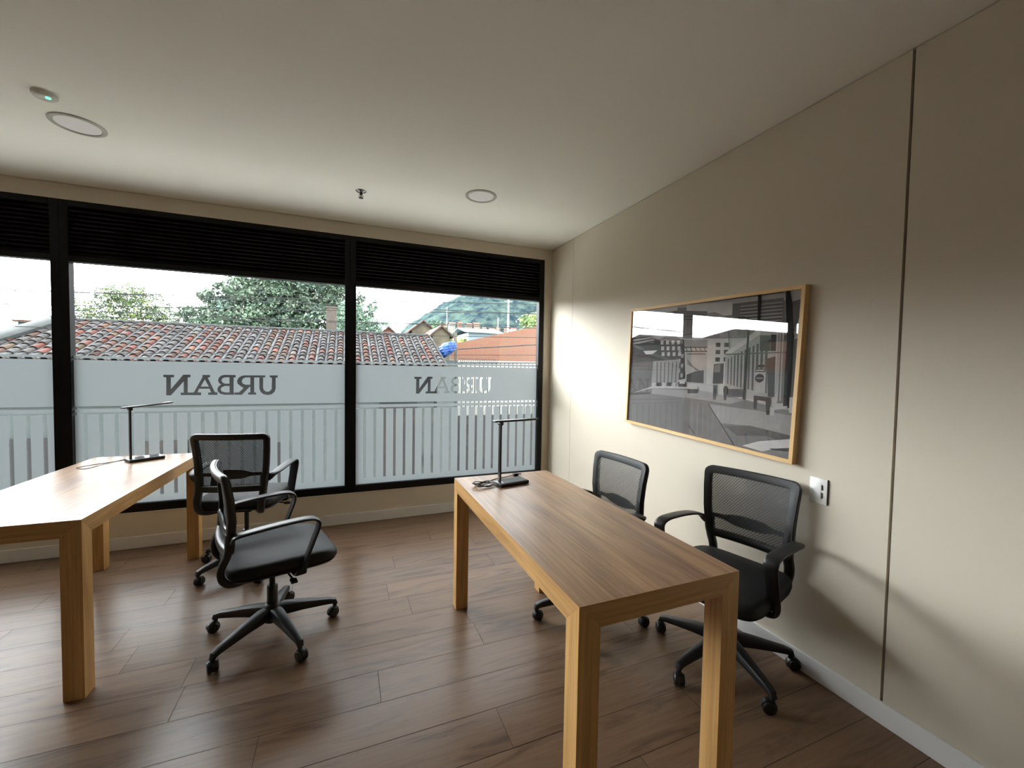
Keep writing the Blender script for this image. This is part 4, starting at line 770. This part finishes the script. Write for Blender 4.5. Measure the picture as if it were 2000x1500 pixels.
# little weathered outbuildings behind the roof end
M_WEATH = mat('weathered_render', (90, 84, 70), 0.95, 0.3, 4); M_ROOFD = mat('rusty_roof', (74, 54, 46), 0.9, 0.3, 5)
def gable_house(name, label, x0, x1, y0, y1, z0, ze, zr, mw, mr, ov=0.12, ridge='y', cat='house', group=None, win=0):
    Hh = thing(name, label, cat, (0, 0, 0), group=group)
    bm = nb(); xm = (x0 + x1) / 2
    if ridge == 'y': poly_prism(bm, [(x0, z0), (x1, z0), (x1, ze), (xm, zr), (x0, ze)], y0, y1)
    else:
        box(bm, x0, x1, y0, y1, z0, ze)
    link('wall', bm, mw, Hh)
    bm = nb(); th = 0.06 * max(1, (x1 - x0) / 4)
    if ridge == 'y':
        k = (zr - ze) / (xm - x0)
        for s in (-1, 1):
            e = xm + s * ((x1 - x0) / 2 + ov); zz = ze - k * ov
            pts = [(xm, zr), (e, zz), (e, zz + th), (xm, zr + th)]; poly_prism(bm, pts, y0 - ov, y1 + ov)
    else:
        ym = (y0 + y1) / 2
        for s in (-1, 1):
            e = ym + s * ((y1 - y0) / 2 + ov)
            q = [bm.verts.new(p) for p in ((x0 - ov, ym, zr), (x1 + ov, ym, zr), (x1 + ov, e, ze), (x0 - ov, e, ze), (x0 - ov, ym, zr + th), (x1 + ov, ym, zr + th), (x1 + ov, e, ze + th), (x0 - ov, e, ze + th))]
            for f in ((0, 1, 2, 3), (4, 7, 6, 5), (0, 4, 5, 1), (2, 6, 7, 3), (0, 3, 7, 4), (1, 5, 6, 2)): bm.faces.new([q[i] for i in f])
    link('roof', bm, mr, Hh)
    for i in range(win):
        bm = nb(); xx = x0 + (x1 - x0) * (i + 0.5) / win; w = (x1 - x0) / win * 0.3; box(bm, xx - w / 2, xx + w / 2, y0 - 0.05, y0 + 0.02, z0 + (ze - z0) * .45, z0 + (ze - z0) * .8); link('window', bm, M_DOOR, Hh)
    return Hh
gable_house('shed', 'weathered shed with a low gabled roof behind the blue tarpaulin', 0.75, 1.34, 10.2, 12.5, ZS, 2.52, 2.78, M_WEATH, M_ROOFD)
gable_house('shed', 'taller old shed with a brown gabled roof just beyond the tile roof end', 0.45, 1.35, 12.9, 15, ZS, 2.86, 3.22, M_WEATH, M_ROOFD)
gable_house('shed', 'tiny pink gabled hut peeking over the tile roof ridge', -0.78, -0.03, 13.2, 14.6, ZS, 2.60, 2.92, mat('pink_render', (130, 92, 78), 0.9, 0.1), M_ROOFD)
tag(link('post', boxm(1.50, 1.58, 10.1, 10.18, ZS, 2.62), M_WEATH), 'bare upright post at the edge of the weathered shed', 'post')

# brick wall building rising to the side, white wall in front, barbed fence
m, t, b = new_mat('old_brick'); b.inputs['Roughness'].default_value = 0.95
co = t.nodes.new('ShaderNodeTexCoord'); mp = t.nodes.new('ShaderNodeMapping'); mp.inputs['Rotation'].default_value = (PI / 2, 0, 0)
br = t.nodes.new('ShaderNodeTexBrick'); br.inputs['Scale'].default_value = 3.0; br.inputs['Color1'].default_value = lin((124, 78, 62)) + (1,); br.inputs['Color2'].default_value = lin((116, 86, 68)) + (1,)
br.inputs['Mortar'].default_value = lin((118, 96, 84)) + (1,); br.inputs['Mortar Size'].default_value = 0.02
t.links.new(co.outputs['Object'], mp.inputs[0]); t.links.new(mp.outputs[0], br.inputs['Vector']); t.links.new(br.outputs['Color'], b.inputs['Base Color'])
M_BRICK = m
bm = nb(); poly_prism(bm, [(2.35, ZS), (10.0, ZS), (10.0, 4.30), (6.57, 3.46), (2.35, 2.43)], 14.0, 14.4)
tag(link('brick_wall', bm, M_BRICK), 'long orange brick wall rising towards the hill side', 'wall')
bm = nb(); box(bm, 2.0, 10.0, 12.9, 13.2, ZS, 1.72); tag(link('garden_wall', bm, mat('white_wall', (150, 150, 146), 0.9, 0.08)), 'low white wall in front of the orange brick wall', 'wall')
FN = thing('metal_fence', 'black metal railing fence with coiled wire on top', 'fence', (0, 0, 0))
bm = nb(); tube(bm, [(1.83, 11, 1.575), (6.2, 11, 1.655)], 0.018, 8); tube(bm, [(1.83, 11, -0.4), (6.2, 11, -0.4)], 0.02, 8); link('rail', bm, M_BLACK, FN)
k = 0; x = 1.83
while x < 6.2:
    bm = nb(); box(bm, x - 0.012, x + 0.012, 10.99, 11.01, ZS, 1.60); link('picket', bm, M_BLACK, FN); x += 0.17; k += 1
bm = nb(); pts = [(1.9 + 1.5 * i / 240, 11 + 0.09 * math.cos(i * 0.55), 1.66 + 0.09 * math.sin(i * 0.55)) for i in range(241)]; tube(bm, pts, 0.006, 5); link('coiled_wire', bm, M_MORTAR, FN)
tag(link('hedge_wall', boxm(1.2, 6.5, 8.6, 8.8, ZS, -0.1), M_DOOR), 'dark sheet metal fence beside the grey pillar', 'fence')
bm = nb(); tube(bm, [(0.806, 7.18, ZS), (0.806, 7.18, 1.88), (0.86, 7.18, 1.905), (3.312, 7.2, 2.121), (6.0, 7.2, 2.35)], 0.016, 8)
tag(link('service_pipe', bm, M_DOOR, None, 40), 'thin dark pipe rising by the pillar and running sideways', 'pipe')

gable_house('house', 'pale blue house with a flat wide front below the hill', 10.5, 14.1, 40, 46, ZS, 5.25, 5.95, mat('pale_blue', (122, 136, 146), 0.8, 0.05), mat('blue_roof', (112, 130, 142), 0.6, 0.05), 0.5, 'x', win=2)
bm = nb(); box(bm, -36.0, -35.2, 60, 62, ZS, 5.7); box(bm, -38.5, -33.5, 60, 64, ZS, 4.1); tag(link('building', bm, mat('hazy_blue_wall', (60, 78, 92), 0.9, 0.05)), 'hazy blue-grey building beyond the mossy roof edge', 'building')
bm = nb(); box(bm, -36.3, -34.9, 59.7, 62.3, 5.7, 5.95); link('roof', bm, M_ROOFD, bpy.data.objects['building'])

# utility poles and wires
M_POLE = mat('pole_concrete', (150, 148, 142), 0.9, 0.1)
def pole(x, y, h, r, label, arm=True):
    P = thing('utility_pole', label, 'utility pole', (x, y, ZS))
    bm = nb(); tube(bm, [(0, 0, 0), (0, 0, h)], [r, r * 0.7], 10); link('shaft', bm, M_POLE, P, 50)
    if arm:
        bm = nb(); box(bm, -0.7, 0.7, -0.05, 0.05, h - 0.5, h - 0.4); link('crossarm', bm, M_POLE, P)
    return P
pole(22.95, 60, 15.5, 0.22, 'tall pale utility pole standing before the wooded hill'); pole(21.9, 62, 12.5, 0.14, 'thinner pole next to the tall one before the hill', False)
pole(12.69, 60, 13.4, 0.10, 'short antenna pole left of the hill village', False)
pole(-16, 6, 6.6, 0.14, 'street utility pole holding the overhead wires at their far end up the street'); pole(11, 6, 6.6, 0.14, 'street utility pole holding the overhead wires on the hill side of the street')
WIRES = [((-16, 5.40, 2.17), (11, 5.40, 3.50), 'overhead wire running highest in front of the wooded hill'),
         ((-16, 5.55, 1.98), (11, 5.55, 3.28), 'overhead wire second from the top in front of the wooded hill'),
         ((-16, 5.70, 2.5), (11, 5.70, 3.05), 'overhead wire third from the top in front of the wooded hill'),
         ((-16, 6.30, 1.98), (11, 6.30, 2.95), 'overhead wire fourth from the top, level with the hill houses'),
         ((-16, 6.45, 2.3), (11, 6.45, 2.72), 'overhead wire second from the bottom, passing over the hill foot'),
         ((-16, 6.60, 1.9), (11, 6.60, 2.55), 'overhead wire just above the ridge of the brick wall'),
         ((-16, 6.75, 1.45), (11, 6.75, 2.05), 'lowest overhead wire, drawn across the tile roof'),
         ((-16, 6.0, 5.0), (-4.5, 9.5, 2.53), 'overhead wire slanting down across the white sky to the roof ridge')]
for a, c, lb in WIRES:
    a, c = Vector(a), Vector(c); sag = 0.10 if c.x > 0 else 0.06
    pts = [a.lerp(c, i / 24) - Vector((0, 0, sag * 4 * (i / 24) * (1 - i / 24))) for i in range(25)]
    bm = nb(); tube(bm, pts, 0.008, 5); tag(link('overhead_wire', bm, M_DOOR), lb, 'wire', 'overhead wires along the street')

# trees
M_BARK = mat('bark', (70, 62, 54), 0.95, 0.25, 8)
def leaf_mat(name, rgb):
    m = attr_mat(name, 0.7, 0.25, 0.15, 2.0)
    return m
M_LEAF = leaf_mat('leaves', None)
def tree(label, base, h, crowns, nleaf, size, pal, trunk_r, seed, gap=0.0, per=55, cl=1.0, tw=5):
    rnd = random.Random(seed); T = thing('tree', label, 'tree', base)
    bm = nb(); cx = sum(c[0] for c in crowns) / len(crowns)
    tube(bm, spline([(0, 0, 0), (0.1, 0, h * 0.4), (0.0, 0, h * 0.75), (0.1, 0, h)], 5), [trunk_r * (1 - 0.7 * i / 15) for i in range(16)], 8)
    for c in crowns:
        a = Vector((0, 0, h * rnd.uniform(0.35, 0.75))); e = Vector(c[:3]); mid = a.lerp(e, 0.5) + Vector((e.x * 0.12, 0, -0.15))
        tube(bm, spline([a, mid, e], 4), [trunk_r * 0.45 * (1 - 0.75 * i / 8) for i in range(9)], 6)
        for q in range(tw):
            d = Vector((rnd.gauss(0, 1), rnd.gauss(0, 1), rnd.gauss(0, 1))).normalized()
            tube(bm, [e.lerp(mid, 0.2), e + Vector((d.x * c[3], d.y * c[4], d.z * c[5])) * 0.85], [trunk_r * 0.14, trunk_r * 0.04], 5)
    link('trunk', bm, M_BARK, T, 60)
    V, Fc, Tn = [], [], []; vol = [c[3] * c[4] * c[5] for c in crowns]; tot = sum(vol)
    for c, v in zip(crowns, vol):
        # leaves sit in clumps near the crown's shell
        ncl = max(6, int(nleaf * v / tot / per)); 
        for _ in range(ncl):
            d = Vector((rnd.gauss(0, 1), rnd.gauss(0, 1), rnd.gauss(0, 1))).normalized() * (rnd.random() ** 0.4)
            o = Vector((c[0] + d.x * c[3], c[1] + d.y * c[4], c[2] + d.z * c[5])); cr = rnd.uniform(0.22, 0.5) * (c[3] + c[5]) / 2 * 0.8 * cl
            tone = rnd.choice(pal); k = rnd.uniform(0.8, 1.15)
            for _ in range(int(per * (1 - gap))):
                q = Vector((rnd.gauss(0, .5), rnd.gauss(0, .5), rnd.gauss(0, .38))) * cr + o
                n = Vector((rnd.gauss(0, 1), rnd.gauss(0, 1), rnd.gauss(0.6, 1))).normalized(); a = n.orthogonal().normalized(); b = n.cross(a); g = rnd.uniform(0, 6.28)
                a, b = a * math.cos(g) + b * math.sin(g), b * math.cos(g) - a * math.sin(g); s = size * rnd.uniform(0.6, 1.3)
                i = len(V); V += [q - a * s, q + b * s * 0.45, q + a * s, q - b * s * 0.45]; Fc.append((i, i + 1, i + 2, i + 3))
                f = k * rnd.uniform(0.8, 1.2); Tn.append(lin(tuple(min(255, x * f) for x in tone)))
    quick_mesh('crown', V, Fc, M_LEAF, T, Tn)
    return T
G1 = [(92, 112, 94), (104, 124, 104), (80, 99, 90), (116, 131, 114)]
tree('large dense grey-green tree rising above the tile roof beside the chimney', (-4.3, 22, ZS), 8.6,
     [(-3.2, 0, 6.3, 2.0, 1.8, 0.95), (-1.8, .3, 8.0, 1.8, 1.8, 1.2), (0.2, 0, 8.7, 2.1, 1.8, 1.3), (0.3, 0, 6.6, 2.0, 1.8, 1.2), (2.0, .2, 7.7, 1.3, 1.5, 1.1), (2.3, 0, 6.1, 1.1, 1.4, 0.7), (-4.9, 0, 6.25, 1.0, 1.2, 0.75), (-1.5, 0, 6.6, 1.5, 1.6, 1.0), (-3.7, 0, 7.4, 1.3, 1.2, 0.8), (-0.8, 0, 7.4, 1.5, 1.5, .8)], 46000, 0.105, G1, 0.28, 4, 0, 40, 0.85, 6)
def far(cs, k): return [tuple([c[0] * k, c[1] * k, (c[2] - 3.99) * k + 3.99] + [q * k for q in c[3:]]) for c in cs]
tree('sparse light green tree with bare twigs, standing apart above the tile roof', (-13.5, 26, ZS), 5.6,
     far([(-0.9, 0, 6.6, 1.1, 1.0, 0.85), (0.1, 0, 7.3, 1.0, 1.0, 0.7), (0.9, 0, 6.7, 1.0, 1.0, 0.9), (1.6, 0, 6.0, 0.8, 1.0, 0.8), (-1.7, .2, 5.9, 0.8, .9, 0.6), (0, 0, 5.8, 1.2, 1, .7)], 1.154), 26000, 0.055, [(110, 130, 78), (98, 114, 92), (124, 142, 84), (104, 116, 102)], 0.13, 9, 0.1, 30, 0.6, 14)
tree('small tree behind the tile roof, between the black mullion and the sheds', (-0.84, 17.5, ZS), 4.8,
     far([(-0.3, 0, 6.3, 0.8, 0.9, 0.8), (0.5, 0, 5.9, 0.7, 0.9, 0.7), (0.1, 0, 7.1, 0.4, 0.6, 0.5), (-1.1, 0, 6.6, 0.8, 0.9, 0.9)], 0.895), 9000, 0.06, [(120, 146, 130), (134, 158, 138), (104, 130, 110)], 0.12, 12, 0.1, 30, 0.7, 10)
tree('round dark green tree in front of the hill beside the sheds', (2.8, 21, ZS), 5.8, [(0, 0, 5.9, 0.9, 1.0, 0.8), (0.8, 0, 5.5, 0.6, .8, 0.6)], 4500, 0.09, [(92, 118, 86), (80, 104, 80)], 0.12, 15)
tree('yellowish bush by the pale blue house', (9.2, 38, ZS), 5.6, [(0, 0, 6.3, 0.9, 1.0, 0.8)], 1500, 0.16, [(150, 160, 96), (130, 150, 90)], 0.12, 16)
tree('light green tree at the far end of the brick wall, before the hill', (19.5, 42, ZS), 9.5, [(0, 0, 9.4, 1.7, 1.6, 1.6), (1.5, 0, 8.4, 1.4, 1.4, 1.0)], 3500, 0.2, [(150, 164, 108), (120, 144, 96)], 0.2, 17)

# the street goes on beyond the view: neighbours that only show as reflections in the picture glass
M_ORANGE = mat('ochre_render', (150, 104, 76), 0.9, 0.1); M_DULL = mat('dull_render', (82, 86, 84), 0.9, 0.1)
gable_house('row_house', 'ochre row house up the street, seen only reflected in the picture glass', -27.0, -18.5, 9.0, 17, ZS, 3.0, 3.7, M_ORANGE, M_ROOFD, 0.3, 'x', win=3)
gable_house('row_house', 'grey row house further up the street, seen only reflected in the picture glass', -40.0, -29.0, 3.0, 15, ZS, 3.8, 4.6, M_DULL, M_ROOFD, 0.3, 'x', win=4)
tree('street tree up the street, seen only reflected in the picture glass', (-15.5, 10.5, ZS), 4.6, [(0, 0, 4.7, 1.2, 1.2, 0.9), (-0.9, 0, 5.2, 1.0, 1.0, 0.8)], 7000, 0.08, G1, 0.15, 31)

gable_house('row_house', 'long dull house behind the ochre one, seen only reflected in the picture glass', -27.0, -20.0, 20.0, 26, ZS, 3.4, 4.2, M_DULL, M_ROOFD, 0.2, 'x', win=3)

# wooded hill
import mathutils
pts = [(-60, 0), (10, 4), (33, 27), (44, 36), (55, 45), (66, 52), (80, 60), (100, 72), (125, 80), (160, 84), (220, 70), (330, 30), (420, 0)]
def hz(x):
    for (a, p), (b, q) in zip(pts, pts[1:]):
        if a <= x <= b:
            t = (x - a) / (b - a); return p + (q - p) * t
    return 0
NX, NY = 180, 60; V = []
for j in range(NY + 1):
    y = 200 + 200 * j / NY; f = math.sin(min(1, j / (NY * 0.6)) * PI / 2) if j <= NY * 0.6 else math.cos((j / NY - 0.6) / 0.4 * PI / 2)
    for i in range(NX + 1):
        x = -60 + 480 * i / NX; n = mathutils.noise.fractal(Vector((x * 0.03, y * 0.03, 0)), 1.0, 2.1, 5) * 5 + mathutils.noise.noise(Vector((x * 0.25, y * 0.25, 3))) * 1.6
        x2 = x * (y / 300.0)
        V.append((x2, y, ZS + max(0, hz(x) * f * (y / 300.0) ** 0.3 + n * min(1, hz(x) / 20) * f)))
Fc = [(j * (NX + 1) + i, j * (NX + 1) + i + 1, (j + 1) * (NX + 1) + i + 1, (j + 1) * (NX + 1) + i) for j in range(NY) for i in range(NX)]
m, t, b = new_mat('wooded_slope'); b.inputs['Roughness'].default_value = 1.0; b.inputs['Specular IOR Level'].default_value = 0.0
co = t.nodes.new('ShaderNodeTexCoord'); n1 = t.nodes.new('ShaderNodeTexNoise'); n1.inputs['Scale'].default_value = 0.16; n1.inputs['Detail'].default_value = 12; n1.inputs['Roughness'].default_value = 0.72
t.links.new(co.outputs['Object'], n1.inputs['Vector']); rp = t.nodes.new('ShaderNodeValToRGB'); rp.color_ramp.elements[0].position = 0.40; rp.color_ramp.elements[1].position = 0.62
rp.color_ramp.elements[0].color = lin((34, 46, 56)) + (1,); rp.color_ramp.elements[1].color = lin((74, 90, 82)) + (1,)
t.links.new(n1.outputs['Fac'], rp.inputs[0]); t.links.new(rp.outputs[0], b.inputs['Base Color'])
hill = quick_mesh('hill', V, Fc, m); hill['kind'] = 'structure'
for f in hill.data.polygons: f.use_smooth = True
random.seed(21)
cols = [(128, 114, 103), (138, 136, 130), (124, 92, 74), (110, 99, 90)]
mats = [mat('hill_house_wall_%s' % 'abcd'[i], c, 0.9, 0.05) for i, c in enumerate(cols)]; mred = mat('hill_roof', (118, 78, 64), 0.9, 0.1)
ORD = ['first', 'second', 'third', 'fourth', 'fifth', 'sixth', 'seventh', 'eighth', 'ninth', 'tenth']
CN = ['beige', 'whitish', 'orange-tan', 'grey-tan']
for i in range(10):
    px = 64 + i * 6.2 + random.uniform(-0.8, 0.8); y = 228 + random.uniform(-3, 3); w = random.uniform(2.2, 3.6); z = 24.5 + random.uniform(-1.2, 1.2) + 1.5 * math.sin(i * .7); x = px * y / 300
    gable_house('hillside_house', '%s little house on the wooded hill, %s from the open sky' % (CN[i % 4], ORD[i]), x, x + w, y, y + 4, z - 8, z + 1.2, z + 2.0, mats[i % 4], mred, 0.2, 'x', group='houses on the hill')
for i in range(5):
    x = 5 + i * 2.9; y = 70 + 6 * (i % 2); gable_house('distant_house', '%s small house at the hill foot, %s along from the sheds' % (CN[(i * 3) % 4], ORD[i]), x, x + 2.0, y, y + 4, ZS, 5.4 + (i % 3) * 0.5, 6.3 + (i % 3) * 0.5, mats[(i * 3) % 4], mred, 0.25, 'x', group='distant houses behind the sheds')
